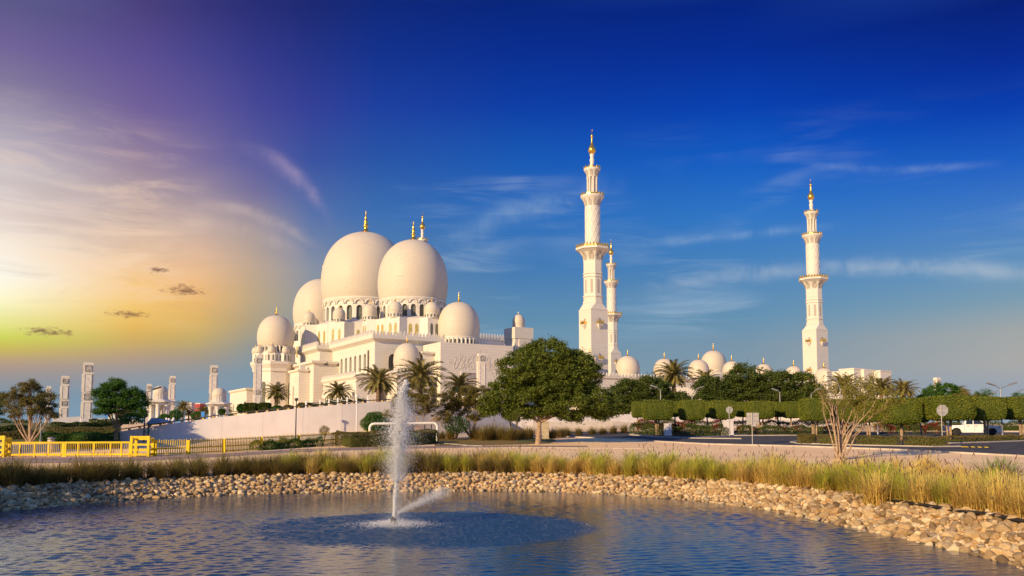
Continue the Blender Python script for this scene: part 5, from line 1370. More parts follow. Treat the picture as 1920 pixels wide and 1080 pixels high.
# dark trees behind the clipped ones
BG = [(1175, 810, [(1175, 740, 30, 30), (1150, 752, 22, 20), (1160, 765, 28, 18)], 'dark bushy tree directly right of the big tree'),
      (1222, 809, [(1222, 732, 34, 28), (1205, 750, 34, 26), (1240, 752, 26, 26)], 'dark bushy tree left of the tall palm'),
      (1272, 809, [(1272, 752, 22, 14), (1285, 760, 18, 12)], 'small dark tree under the tall palm right of centre'),
      (1345, 809, [(1335, 728, 32, 22), (1355, 742, 36, 24), (1325, 752, 28, 18)], 'dark bushy tree beneath the larger arcade dome'),
      (1400, 809, [(1398, 712, 40, 30), (1380, 735, 34, 26), (1420, 740, 34, 26)], 'tallest of the dark bushy trees behind the clipped row'),
      (1455, 809, [(1452, 720, 34, 26), (1470, 742, 34, 24), (1440, 745, 30, 20)], 'dark bushy tree between the tallest dark tree and the lone minaret'),
      (1508, 809, [(1505, 725, 30, 26), (1522, 742, 24, 22), (1495, 745, 30, 20)], 'dark bushy tree standing left of the foot of the lone minaret')]
for px, row, lb, lab in BG:
    Y = 128.0; b = at(px, 795, Y); b.z = zplain(Y); tree('dark_tree', lab, 'tree', b, Y, lb, 0.30, 34000, 'leafdark', 'bark', 0.2, 0.3, clump=0.75, thin=1.7, group='dark trees behind the clipped trees', nlimb=5)
Y = 135.0; b = at(1768, 795, Y); b.z = zplain(Y); tree('round_tree', 'smooth round green tree crown rising above the clipped row at the right', 'tree', b, Y, [(1768, 742, 36, 23), (1760, 750, 40, 18)], 0.24, 24000, 'leafbright', 'bark', 0.2, 0.3, clump=0.5, shell=0.8)
for px, row, rx, lab in ((1812, 738, 14, 'sparse brownish treetop right of the round green tree'), (1846, 737, 18, 'thin green treetop showing above the clipped row beside the double lamp'), (1915, 745, 18, 'green treetop above the clipped row at the right edge')):
    Y = 130.0; b = at(px, 795, Y); b.z = zplain(Y); tree('distant_tree', lab, 'tree', b, Y, [(px-4, row, rx*0.8, 9), (px+8, row+6, rx, 8), (px-10, row+8, rx*0.9, 8)], 0.2, 2600, 'leafolive' if px == 1812 else 'leafbright', 'bark', 0.12, 0.3, thin=0.6)
for px, row, rx, lab in ((12, 795, 24, 'far dark treetop low at the left edge'), (45, 797, 20, 'far green treetop behind the forked brown tree')):
    Y = 198.0; b = at(px, 800, Y); b.z = zplain(Y); tree('distant_tree', lab, 'tree', b, Y, [(px-6, row-4, rx*0.7, 6), (px+8, row-2, rx*0.7, 6)], 0.3, 2400, 'leafdark', 'bark', 0.12, 0.3, thin=0.7)
# trees outside the picture that keep the left bank in shade
for i, (x, y, h) in enumerate([(-38, 19, 10.0), (-43.5, 22, 10.2), (-34, 13.5, 10.0), (-47, 15, 10.5)]):
    r = thing('shade_tree', 'leafy tree beyond the left edge shading the near left bank', 'tree', (x, y, 0.8), 0, 'trees beyond the left edge')
    P = RNG.normal(0, 1, (9000, 3)); P /= np.linalg.norm(P, axis=1)[:, None]; P = P*RNG.uniform(0.5, 1, (9000, 1))*np.array([4.2, 4.2, h*0.45]) + np.array([0, 0, h*0.58])
    V, Fc = leaf_quads(P, 0.42); link('crown', np_mesh('crown', V, Fc, M['leafdark']), r)
    mb = MB(); mb.tube([(0, 0, -0.2), (0.1, 0, 1.0), (0, 0.1, h*0.5)], [0.25, 0.2, 0.12], 8); mb.build('trunk', M['bark'], r)
# ------------------------------------------------------------------ date palms
def palm_crown(L, n, seed, droop=1.0):
    r = np.random.default_rng(seed); V = []; Fc = []; o = 0
    for k in range(n):
        a = k*2.39996+r.normal(0, 0.15); e0 = R(82)-R(120)*(k/n)**0.9+r.normal(0, 0.06); l = L*r.uniform(0.85, 1.08)*(0.8+0.25*math.sin(math.pi*min(1, k/n+0.2)))
        h = np.array([math.cos(a), math.sin(a), 0]); up = np.array([0, 0, 1.0]); sd = np.array([-math.sin(a), math.cos(a), 0]); N = 9; pts = []; p = np.array([0, 0, 0.0])+h*0.12; e = e0
        for j in range(N+1):
            pts.append(p.copy()); p = p+(h*math.cos(e)+up*math.sin(e))*l/N; e -= (0.09+0.05*j/N)*droop*(1.25 if e > -0.6 else 0.4)
        pts = np.array(pts)
        for j in range(N):                      # rachis
            t_ = j/N; w = 0.05*(1-t_)+0.012; w2 = 0.05*(1-t_-1/N)+0.012
            V += [pts[j]-sd*w, pts[j]+sd*w, pts[j+1]+sd*w2, pts[j+1]-sd*w2]; Fc.append((o, o+1, o+2, o+3)); o += 4
        for q_ in range(24):                    # leaflets in pairs
            t_ = 0.10+0.9*q_/24; x = t_*N; j = min(int(x), N-1); f = x-j; c = pts[j]*(1-f)+pts[j+1]*f; d = pts[j+1]-pts[j]; d = d/np.linalg.norm(d); nn = np.cross(sd, d)
            ll = l*0.20*(math.sin(math.pi*(0.15+0.8*t_))**0.7)*r.uniform(0.8, 1.15)
            for s_ in (-1, 1):
                v = sd*s_*0.62+d*0.72+nn*(-0.28+r.normal(0, 0.12)); v = v/np.linalg.norm(v); w = d*0.055*L/2.2
                tip = c+v*ll-np.array([0, 0, 0.05*ll])
                V += [c-w, c+w, tip+w*0.2, tip-w*0.2]; Fc.append((o, o+1, o+2, o+3)); o += 4
    return np_mesh('palm_crown', np.array(V), np.array(Fc), M['palm'])
PC = [palm_crown(2.2, 70, 31+i) for i in range(3)]
def palm(px, row, rpx, Y, zb, label, group='date palms in front of the mosque'):
    c = at(px, row, Y); r = thing('date_palm', label, 'palm', (c.x, c.y, zb), random.uniform(0, 6), group); h = max(1.0, c.z-zb); sc = rpx*S(Y)/2.05
    o = link('crown', PC[int(px) % 3], r, (0, 0, h)); o.scale = (sc, sc, sc*0.95); 
    mb = MB(); tr = 0.17*sc+0.04; pr = [(tr*1.5, -0.3)]
    z = 0.0; i = 0
    while z < h: pr += [(tr*(1.12 if i % 2 else 0.96)*(1.15-0.15*z/h), z)]; z += 0.14; i += 1
    pr += [(tr*1.5, h+0.05), (tr*1.2, h+0.3), (0.02, h+0.45)]
    mb.lathe(pr, 10); mb.build('trunk', M['bark'], r)
palm(518, 737, 26, 108, 6.0, 'small date palm in front of the octagonal mosque tower')
palm(634, 736, 28, 112, 7.2, 'short date palm in front of the stepped wall, left of the two big palms')
palm(710, 716, 41, 106, 6.4, 'large date palm left of the small front dome, above the ramp wall')
palm(788, 706, 47, 110, 6.4, 'large date palm directly behind the water jet')
palm(862, 724, 36, 118, 4.0, 'date palm below the floral relief, left of the carved pylon')
palm(1263, 704, 38, 135, 3.6, 'tallest date palm right of centre, before the arcade domes')
palm(1323, 716, 30, 138, 3.7, 'date palm leaning over dark trees below the larger arcade dome')
palm(1583, 724, 34, 132, 3.6, 'date palm in front of the white gate building, left of the others')
palm(1652, 728, 30, 133, 3.6, 'middle date palm of three right of the lone minaret')
palm(1694, 732, 29, 131, 3.6, 'rightmost date palm of three near the gate building')
palm(1795, 738, 22, 140, 3.8, 'pale date palm peeping from behind the round green tree at the right')
palm(343, 763, 17, 190, 4.9, 'small distant date palm right of the first domed kiosk')
palm(384, 772, 15, 192, 4.9, 'small distant date palm left of the second domed kiosk')
palm(354, 775, 12, 186, 4.9, 'smallest distant palm between the two domed kiosks')
palm(425, 768, 13, 205, 4.9, 'distant palm partly hidden behind the columns of the second kiosk')
# ------------------------------------------------------------------ clipped box trees
def clipped_mesh(seed):
    """unit clipped crown: rounded box skin of small leaves over a dense dark core"""
    r = np.random.default_rng(seed); n = 8500
    P = r.uniform(-1, 1, (n, 3)); ax = r.integers(0, 3, n); P[np.arange(n), ax] = np.where(r.random(n) < 0.5, -1, 1)
    keep = ~((ax == 2) & (P[:, 2] < 0) & (r.random(n) < 0.5)); P = P[keep]
    pw = 8.0; nrm = np.sign(P)*np.abs(P)**(pw-1); l = (np.abs(P)**pw).sum(1)**(1/pw); P = P/l[:, None]
    P[:, :2] *= (1 - 0.10*np.clip(-P[:, 2:3]-0.35, 0, 1)**1.5*2)
    nrm /= np.linalg.norm(nrm, axis=1)[:, None]+1e-9
    P = P*(1+0.018*np.sin(P[:, :1]*5+seed)+0.015*np.cos(P[:, 1:2]*7)) - nrm*r.uniform(0, 0.05, (len(P), 1)) + nrm*(r.random((len(P), 1)) < 0.05)*0.05
    V, Fc = leaf_quads(P, 0.085, nrm, 0.55, 0.6)
    return V, Fc
CM = [np_mesh('clipped_crown', *clipped_mesh(i), M['clipped']) for i in range(3)]
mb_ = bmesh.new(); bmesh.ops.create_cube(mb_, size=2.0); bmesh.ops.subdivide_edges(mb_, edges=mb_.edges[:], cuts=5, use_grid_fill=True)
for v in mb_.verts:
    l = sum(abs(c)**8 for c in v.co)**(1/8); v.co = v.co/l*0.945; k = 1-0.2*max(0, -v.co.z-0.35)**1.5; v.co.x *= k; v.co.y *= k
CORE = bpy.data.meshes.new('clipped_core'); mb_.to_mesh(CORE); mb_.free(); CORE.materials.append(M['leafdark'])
def topiary(px0, px1, top, bot, Y, label, foot=None, depth=1.0, trunks=3):
    c = at((px0+px1)/2, (top+bot)/2, Y); zb = zplain(Y); r = thing('clipped_tree', label, 'clipped tree', (c.x, c.y, zb), 0, 'clipped box-shaped trees along the road')
    w = (px1-px0)/2*S(Y)*0.94; h = (bot-top)/2*S(Y)
    o = link('crown', random.choice(CM), r, (0, 0, c.z-zb)); o.scale = (w, w*depth, h); o.rotation_euler = (0, 0, random.choice((0, math.pi)))
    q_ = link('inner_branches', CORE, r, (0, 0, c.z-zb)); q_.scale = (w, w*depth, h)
    mb = MB(); rr = random.Random(int(px0)); hb = c.z-zb-h*0.7
    for k in range(trunks):
        x0 = rr.uniform(-0.12, 0.12)+(k-(trunks-1)/2)*0.13; x1 = x0*2.2; mb.tube([(x0, rr.uniform(-.1, .1), -0.1), (x0*1.2, 0, hb*0.5), (x1, rr.uniform(-.2, .2), hb)], [0.11, 0.095, 0.08], 7)
    mb.build('trunk', M['palebark'], r)
T = [(1184, 1206, 753, 783, 101.5, 'small clipped tree at the left end of the row, half behind its neighbour'),
     (1204, 1261, 750, 788, 97, 'wide clipped tree behind the tall single street lamp at the left of the row'),
     (1257, 1273, 753, 782, 101.5, 'narrow clipped tree squeezed in right of the lamp-post tree'),
     (1273, 1321, 750, 788.5, 99, 'clipped tree with a large shadow on its face, third of the wide ones'),
     (1320, 1336, 754, 783, 103.5, 'narrow clipped tree left of the octagonal sign back'),
     (1331, 1378, 751, 786, 101, 'clipped tree directly behind the distant octagonal sign'),
     (1379, 1403, 754, 782, 105, 'small clipped tree just left of the rectangular sign back'),
     (1398, 1449, 752, 786, 100.5, 'clipped tree directly behind the rectangular sign back'),
     (1447, 1473, 754, 782, 104.5, 'small clipped tree right of the rectangular sign back'),
     (1469, 1502, 753, 784, 102, 'medium clipped tree left of the bare branching shrub'),
     (1500, 1552, 747, 790, 92, 'tall clipped tree touching the left branches of the bare shrub'),
     (1556, 1602, 748, 790, 93.5, 'clipped tree seen through the bare shrub branches'),
     (1603, 1652, 748, 792, 88, 'clipped tree behind the right half of the bare shrub'),
     (1656, 1721, 746, 796, 85, 'big clipped tree on two stout trunks right of the bare shrub'),
     (1716, 1740, 746, 792, 89.5, 'narrow clipped tree half hidden left of the octagonal sign by the pickup'),
     (1739, 1818, 742, 789, 83.5, 'largest clipped tree above the bed of the white pickup'),
     (1817, 1878, 744, 788.5, 86, 'clipped tree above the cab and bonnet of the white pickup'),
     (1878, 1948, 744, 787, 88.5, 'clipped tree cut off by the right edge of the picture')]
for a in T: topiary(*a[:5], a[5], depth=0.85 if a[1]-a[0] > 40 else 1.1, trunks=3 if a[1]-a[0] > 40 else 1)
# ------------------------------------------------------------------ hedges and shrubs
def hedge(name, label, cat, pts, w, h, lm='hedge', n=None, leaf=0.09, soft=0.10, zoff=0.0, group=None, red=0.0, kind=None):
    """clipped hedge along ground points (x, y)"""
    P = [Vector((p[0], p[1])) for p in pts]; L = [0]
    for a, c in zip(P, P[1:]): L.append(L[-1]+(c-a).length)
    n = n or int(L[-1]*(2*h+w)*170)
    z0 = zplain(P[0].y)+zoff; root = thing(name, label, cat, (P[0].x, P[0].y, z0), 0, group) if not kind else None
    s_ = RNG.uniform(0, L[-1], n); u = RNG.uniform(0, 1, n); per = 2*h+w; q_ = u*per
    X = np.where(q_ < h, -w/2, np.where(q_ < h+w, q_-h-w/2, w/2)); Z = np.where(q_ < h, q_, np.where(q_ < h+w, h, per-q_))
    NX = np.where(q_ < h, -1.0, np.where(q_ < h+w, 0.0, 1.0)); NZ = np.where((q_ >= h) & (q_ < h+w), 1.0, 0.0)
    rnd = np.clip((Z/h-0.75)/0.25, 0, 1); X = X*(1-0.18*rnd*np.abs(NX)); edge = np.abs(X)/(w/2); Z = Z-np.where(NZ > 0, 0.12*h*edge**4, 0)
    bulge = soft*(np.sin(s_*1.9)+np.sin(s_*4.3+X*3)*0.6+np.sin(Z*5+s_*3.1)*0.5)*0.5 + RNG.normal(0, soft*0.3, n)
    X = X+NX*bulge; Z = Z+NZ*bulge
    ends = np.minimum(s_, L[-1]-s_); X = X*np.clip(0.55+ends/(w*0.8), 0, 1)
    i = np.clip(np.searchsorted(L, s_)-1, 0, len(P)-2); La = np.array(L); f = (s_-La[i])/(La[i+1]-La[i])
    A = np.array([p[:] for p in P]); Q_ = A[i]*(1-f[:, None])+A[i+1]*f[:, None]; d = A[i+1]-A[i]; d /= np.linalg.norm(d, axis=1)[:, None]
    W_ = np.stack([Q_[:, 0]+d[:, 1]*X, Q_[:, 1]-d[:, 0]*X], -1); zg = np.array([zplain(y)+zoff for y in W_[:, 1]])
    org = np.array([P[0].x, P[0].y, z0]) if not kind else np.zeros(3)
    pos = np.column_stack([W_, zg+np.maximum(Z, 0.02)])-org; nrm = np.column_stack([d[:, 1]*NX, -d[:, 0]*NX, NZ])
    V, Fc = leaf_quads(pos, leaf, nrm, 0.8, 0.55)
    me = np_mesh(name+'_leaves', V, Fc, [M[lm], M['bougain']])
    if red:
        c = np.sin(s_*1.3)+np.sin(s_*3.7+1)+RNG.normal(0, 0.8, n)+Z*1.0; mi_ = (c > np.quantile(c, 1-red)).astype(np.int32); me.polygons.foreach_set('material_index', mi_)
    if kind: return tag(link(name, me), label, cat, None, kind)
    link('leaves', me, root)
    mb = MB()                                   # woody inside
    for a, c, la, lc in zip(P, P[1:], L, L[1:]):
        dd = (c-a).normalized(); e0 = w*0.35 if la == 0 else 0; e1 = w*0.35 if lc == L[-1] else 0
        if (c-a).length <= e0+e1: continue
        a2, c2 = a+dd*e0-Vector(org[:2]), c-dd*e1-Vector(org[:2]); za, zc = zplain(a.y)+zoff-z0, zplain(c.y)+zoff-z0
        hh = h-soft*1.2-0.08
        mb.bar((a2.x, a2.y, za+hh/2), (c2.x, c2.y, zc+hh/2), max(0.1, w-soft*2.4-0.15), max(0.1, hh))
    mb.build('inner_branches', M['leafdark'], root)
    return root
def gp(*pp): return [tuple(gnd(*p)[:2]) for p in pp]
hedge('oval_hedge', 'broad clipped hedge with greyish-green top in front of the white pipe', 'hedge', [(gnd(625, 838).x, gnd(625, 838).y), (gnd(700, 836).x, gnd(700, 836).y), (gnd(760, 834).x, gnd(760, 834).y), (gnd(806, 830).x, gnd(806, 830).y)], 3.2, 1.2, 'hedge', 30000, 0.09)
hedge('low_shrubs', 'loose bright-green low shrubs at the end of the picket fence', 'shrubs', gp((475, 844), (520, 841), (560, 838), (600, 836)), 1.8, 0.55, 'leafbright', 9000, 0.11, soft=0.28)
hedge('garden_hedge', 'bright-green thick hedge right behind the yellow gate', 'hedge', gp((72, 830), (140, 829.5), (222, 829)), 1.4, 0.85, 'leafbright', 15000, 0.10, 0.16)
hedge('garden_hedge', 'dark strip of hedge behind the bars of the yellow gate', 'hedge', gp((110, 842), (170, 841), (228, 840)), 0.8, 0.55, 'hedge', 6000, 0.10, 0.14)
hedge('garden_hedge', 'long brownish hedge on the middle terrace of the left garden', 'hedge', gp((85, 813.5), (150, 813), (226, 812.5)), 1.2, 0.75, 'hedge', 9000, 0.12, 0.12)
hedge('garden_hedge', 'low brownish hedge along the left edge behind the yellow gate', 'hedge', gp((-40, 825), (20, 824), (70, 823)), 1.2, 0.8, 'hedge', 8000, 0.12, 0.14)
hedge('garden_hedge', 'upper dark-green hedge below the pylons on the left', 'hedge', gp((95, 803.5), (150, 803), (216, 802)), 1.6, 0.85, 'leafdark', 7000, 0.18, 0.16)
hedge('garden_hedge', 'small dark hedge on the upper left terrace by the picture edge', 'hedge', gp((-40, 812), (15, 811), (50, 810)), 1.4, 0.8, 'leafdark', 5000, 0.16, 0.16)
hedge('garden_hedge', 'narrow hedge at the foot of the low white wall', 'hedge', gp((168, 796), (200, 796), (245, 795.5)), 1.8, 1.0, 'leafdark', 4000, 0.22, 0.2)
# roadside hedge on the island
for i, (a, c, lm, lab) in enumerate(((( 1496, 832), (1530, 833), 'hedge', 'first clipped block of the roadside hedge, left of the bare shrub'), ((1533, 833), (1600, 835), 'hedge', 'clipped roadside hedge block behind the bare shrub'),
        ((1603, 835), (1690, 836.5), 'hedge', 'clipped roadside hedge block right of the bare shrub'), ((1693, 836.5), (1779, 837.5), 'hedge', 'last clipped block of the roadside hedge before the octagonal sign'))):
    hedge('roadside_hedge', lab, 'hedge', gp(a, c), 1.2, 0.78, lm, 6500, 0.085, 0.07, 0.1, 'clipped roadside hedge blocks')
hedge('verge_shrubs', 'low dark shrubs on the verge in front of the white pickup', 'shrubs', gp((1780, 828), (1850, 826.5), (1990, 825)), 2.0, 0.42, 'hedge', 13000, 0.10, 0.14, 0.05)
hedge('verge_shrubs', 'green hedge across the road behind the white pickup', 'shrubs', gp((1660, 808.5), (1780, 808.5), (1960, 808.5)), 1.6, 1.1, 'leafdark', 12000, 0.15, 0.3)
hedge('flower_bed', None, None, gp((1192, 812.5), (1260, 815), (1370, 816.5)), 4.5, 1.0, 'leafdark', 24000, 0.13, 0.3, 0.0, None, 0.10, 'stuff')
hedge('flower_bed', None, None, gp((1195, 808.5), (1300, 808.5), (1480, 810.5), (1620, 811)), 3.0, 1.25, 'leafdark', 26000, 0.13, 0.3, 0.0, None, 0.34, 'stuff')
hedge('flower_bed', None, None, gp((1382, 813.5), (1480, 814), (1600, 814.5)), 2.5, 0.8, 'leafdark', 14000, 0.13, 0.25, 0.0, None, 0.10, 'stuff')
hedge('flower_bed', None, None, gp((1640, 812.5), (1700, 813), (1760, 813)), 2.2, 1.0, 'leafdark', 9000, 0.13, 0.3, 0.0, None, 0.35, 'stuff')
# hedges and bushes along the top of the ramp
def bush(name, label, cat, px, row, rx, ry, Y, lm='leafdark', n=5000, leaf=0.16, group=None, hard=0.85, zb=None):
    c = at(px, row, Y); rx_, rz_ = rx*S(Y), ry*S(Y); zb = c.z-rz_ if zb is None else zb
    r = thing(name, label, cat, (c.x, c.y, zb), 0, group)
    P = RNG.normal(0, 1, (n, 3)); P /= np.linalg.norm(P, axis=1)[:, None]
    if hard > 0.8: pw = 5.0; l = (np.abs(P)**pw).sum(1)**(1/pw); P = P/l[:, None]
    bump_ = 1+0.10*np.sin(P[:, 0]*6+px)*np.cos(P[:, 2]*5)
    P = P*(RNG.uniform(hard*0.75, 1.0, n)**0.5*bump_)[:, None]*np.array([rx_, rx_*0.9, rz_])+np.array([0, 0, c.z-zb])
    V, Fc = leaf_quads(P, leaf); link('leaves', np_mesh('bush_leaves', V, Fc, M[lm]), r)
    mb = MB(); rr = random.Random(px)
    for k in range(5): mb.tube([(rr.uniform(-.1, .1)*rx_, 0, -0.1), (rr.uniform(-.5, .5)*rx_, rr.uniform(-.4, .4)*rx_, (c.z-zb)*1.2)], [0.05*rx_, 0.02*rx_], 5)
    mb.build('stems', M['bark'], r); return r
Yr = 103.0
for px, row, rx, ry, lm, lab in ((452, 766, 8, 9, 'leafbright', 'square clipped bush at the left end of the ramp-top hedge'), (470, 765.5, 13, 10, 'leafdark', 'large dark clipped block at the foot of the octagonal tower'),
        (496, 763, 11, 8, 'leafdark', 'dark clipped block just left of the small palm'), (488, 771, 8, 6, 'leafolive', 'little olive ball bush in front of the dark clipped blocks'), (508, 769, 6, 6, 'leafolive', 'small olive ball bush below the small palm'),
        (520, 767, 12, 7, 'leafbright', 'green clipped bush directly below the small palm'), (540, 766, 11, 7, 'leafolive', 'olive bush left of the dark post lamp'), (566, 762, 10, 7, 'leafolive', 'round bush right of the dark post lamp'),
        (585, 761, 10, 6, 'leafdark', 'dark low bush at the start of the cable railing'), (600, 760, 9, 6, 'leafolive', 'low bush under the cable railing left of the short palm'), (622, 757, 11, 7, 'leafdark', 'dark bush at the foot of the short palm'), (650, 754, 10, 5, 'leafdark', 'dark bush right of the short palm'), (676, 752, 10, 5, 'leafdark', 'dark bush left of the large ramp palm')):
    bush('ramp_bush', lab, 'bush', px, row, rx, ry, Yr, lm, 8000, 0.17, 'bushes along the top of the ramp', 0.84 if rx > 9 and lm == 'leafdark' else 0.7)
g = gnd(700, 824.6); bush('leafy_bush', 'tall rounded green bush in front of the ramp wall, behind the white pipe', 'bush', 704, 794, 28, 23, g.y, 'leafbright', 12000, 0.13, None, 0.35, g.z)
g = gnd(856, 825); bush('leafy_bush', 'open green leafy bush left of the big tree', 'bush', 856, 797, 26, 17, g.y, 'leafbright', 3000, 0.15, None, 0.35, g.z)
g = gnd(608, 828.5); bush('leafy_bush', 'small wispy grey-brown bush against the ramp wall', 'bush', 608, 807, 11, 10, g.y, 'leafolive', 1300, 0.09, None, 0.3, g.z)
for px, row, rx, lab in ((410+24, 782, 7, 'small bush under the second domed kiosk on its right'), (416, 772, 7, 'tree-like bush before the columns of the second kiosk'), (268, 778, 9, 'small tree-like bush under the lamp arm'), (330, 778, 13, 'rounded bush right of the first kiosk'), (308, 785, 12, 'low hedge bush below the first kiosk'), (370, 780, 12, 'bush between the two kiosks')):
    bush('podium_bush', lab, 'bush', px, row, rx, rx*0.8, 175, 'leafbright', 2200, 0.28, 'bushes round the kiosks', 0.5)
# big tussocks by the big tree
for px, row, sc in ((828, 823, .8), (845, 824, 1.0), (890, 824, 1.25), (905, 826, 1.2), (920, 824, 1.3), (940, 825, 1.3), (958, 826, 1.2), (975, 824, 1.2), (992, 822, 1.2), (1035, 822, 1.0), (1050, 820, .9), (1062, 818, .9), (1085, 816, .8), (1110, 815, .9), (1130, 814, .8), (1150, 813, .9), (1170, 812, .9)):
    gg = gnd(px, row); tussock(gg.x, gg.y, 'g_olive', sc*1.1, 'olive grass tussock growing in the bed around the big tree', 'olive tussocks around the big tree')
# bare branching shrub on the right
M['leafshrub'] = leafmat('yellow_green_shrub_leaves', (0.09, 0.10, 0.012), (0.20, 0.19, 0.025), (0.34, 0.29, 0.05))
gs = gnd(1572, 862); bs = thing('bare_shrub', 'leggy half-bare shrub with many pale branches and sparse green tips', 'shrub', gs)
mb = MB(); rr = random.Random(3); tips = []; s_ = S(gs.y)
def grow(p, d, r_, l, lev):
    pts = [p]; q_ = Vector(p); dd = d.copy()
    for j in range(4):
        dd = (dd+Vector((rr.gauss(0, .10), rr.gauss(0, .10), rr.gauss(0.05, .06)))).normalized(); q_ = q_+dd*l/4; pts.append(q_.copy())
    mb.tube(pts, [r_*(1-0.45*j/4) for j in range(5)], 6 if lev < 2 else 4, cap=False)
    if lev >= 4: tips.append(pts[-1]); return
    for k in range(2 if lev else 2):
        nd = (dd+Vector((rr.gauss(0, .40), rr.gauss(0, .30), rr.gauss(0.10, .18)))).normalized()
        grow(pts[-1] if k == 0 else pts[rr.choice((2, 3))], nd, r_*0.58, l*rr.uniform(0.62, 0.9), lev+1)
    if lev >= 2: tips.append(pts[-1])
for px, row in ((1536, 738), (1546, 722), (1556, 742), (1566, 726), (1582, 742), (1600, 732), (1618, 736), (1640, 742), (1662, 752), (1672, 766), (1632, 768), (1604, 770), (1533, 758), (1650, 785)):
    tg = at(px, row, gs.y)-gs; tg.y = rr.uniform(-0.9, 0.9); st = Vector((rr.uniform(-.22, .22), rr.uniform(-.15, .15), -0.1))
    d = (tg-st); l = d.length
    d0 = (d.normalized()+Vector((0, 0, 0.5))).normalized() if abs(d.x) > 1 else d.normalized()
    mid = st+d*0.38+Vector((-0.10*d.x, 0, -0.10*abs(d.x)*0+0.06*l)); pts = [st, st.lerp(mid, .5)+Vector((rr.uniform(-.1, .1), 0, 0)), mid]
    mb.tube(pts, [0.085, 0.065, 0.05], 7, cap=False); grow(mid, (tg-mid).normalized(), 0.042, l*0.30, 1)
mb.tube([(0.0, 0, -0.2), (0.02, 0, 0.25), (0.0, 0, 0.6)], [0.26, 0.19, 0.10], 9)
mb.build('branches', mat('bare_pale_bark', (0.46, 0.32, 0.21), 0.9, var=0.22, scale=6.0, bump=0.5, bscale=20), bs)
P = []
for tp in tips:
    dens = 40 if tp.x > 0.4 else 9
    P.append(np.array(tp)+RNG.normal(0, 0.13, (dens, 3)))
for px, row, rx in ((1650, 736, 22), (1676, 738, 16), (1668, 754, 20), (1632, 746, 18), (1606, 748, 14), (1616, 764, 14), (1650, 768, 16), (1690, 752, 10)):
    c = at(px, row, gs.y)-gs; P.append(np.array(c)+RNG.normal(0, 0.5, (220, 3))*np.array([rx*s_, rx*s_, 7*s_]))
V, Fc = leaf_quads(np.vstack(P), 0.14); link('leaves', np_mesh('shrub_leaves', V, Fc, M['leafshrub']), bs)

# ------------------------------------------------------------------ lamps, signs, posts
def lamp(px, top, foot, heads, label, m_='pole', Y=None, hw=0.30, group='street lamps'):
    """single or double arm street lamp; heads are (px, row) of the lamp head centres"""
    g = gnd(px, foot) if Y is None else at(px, foot, Y)
    Y = g.y; r = thing('street_lamp', label, 'street lamp', g, 0, group); zt = at(px, top, Y).z-g.z
    mb = MB(); mb.tube([(0, 0, -0.1), (0, 0, 0.3), (0, 0, 0.31), (0, 0, zt)], [0.10, 0.10, 0.068, 0.05], 10); mb.build('pole', M[m_], r)
    for hx, hy in heads:
        q_ = at(hx, hy, Y)-g; sg = 1 if q_.x > 0 else -1; L = 0.42
        a = Vector((q_.x-sg*L, 0, q_.z-0.10))
        if abs(q_.x) > 0.5:
            mb = MB(); mb.tube([(0, 0, zt-0.05), (a.x*0.5, 0, zt*0.45+a.z*0.55-0.08), (a.x, 0, a.z)], [0.045, 0.04, 0.035], 8); mb.build('arm', M[m_], r)
            mb = MB(); mb.bar(a, (q_.x+sg*L, 0, q_.z+0.16), 0.34, 0.14); mb.build('lamp_head', M[m_], r, 0.03)
        else:
            mb = MB(); mb.lathe([(0.05, zt-0.02), (0.16, zt+0.05), (0.20, zt+0.22), (0.12, zt+0.30), (0, zt+0.31)], 12); mb.build('lamp_head', M[m_], r)
lamp(1239.5, 731, 812, [(1226, 725)], 'single-arm street lamp in front of the left wide clipped tree')
lamp(1299, 738, 812, [(1313, 727)], 'street lamp rising behind the third wide clipped tree, arm to the right', Y=109)
lamp(1464, 735, 812, [(1453, 731)], 'street lamp showing above the small clipped trees, arm to the left', Y=109)
lamp(1523, 738, 812, [(1535, 730)], 'street lamp above the tall clipped tree left of the bare shrub', Y=109)
lamp(1578, 728, 816, [(1562, 711)], 'street lamp behind the bare shrub, head in front of the gate building', Y=95)
lamp(1646, 732, 813, [(1628, 714.5)], 'street lamp among the palms right of the bare shrub', Y=97)
lamp(1880, 727, 818, [(1858, 720.5), (1899, 720)], 'double-arm street lamp above the bonnet of the white pickup', Y=86)
lamp(1905.5, 736, 812, [(1915, 732)], 'small distant street lamp at the right edge', Y=130)
lamp(1858, 742, 812, [(1866, 735)], 'distant street lamp head just left of the double-arm lamp', Y=125)
lamp(270, 735, 828, [(294, 728.5)], 'dark street lamp whose long arm crosses the first kiosk dome', 'darkpole', Y=84)
lamp(75.5, 764, 832, [(75.5, 763)], 'slim grey lamp post beside the forked brown tree', 'pole')
lamp(554, 752, 832, [(557, 745)], 'dark post lamp in front of the ramp wall', 'darkpole', Y=82)
lamp(668, 746, 826, [(669, 744)], 'slim white lamp post in front of the ramp wall, left of the tall bush', 'whitepole', Y=84)
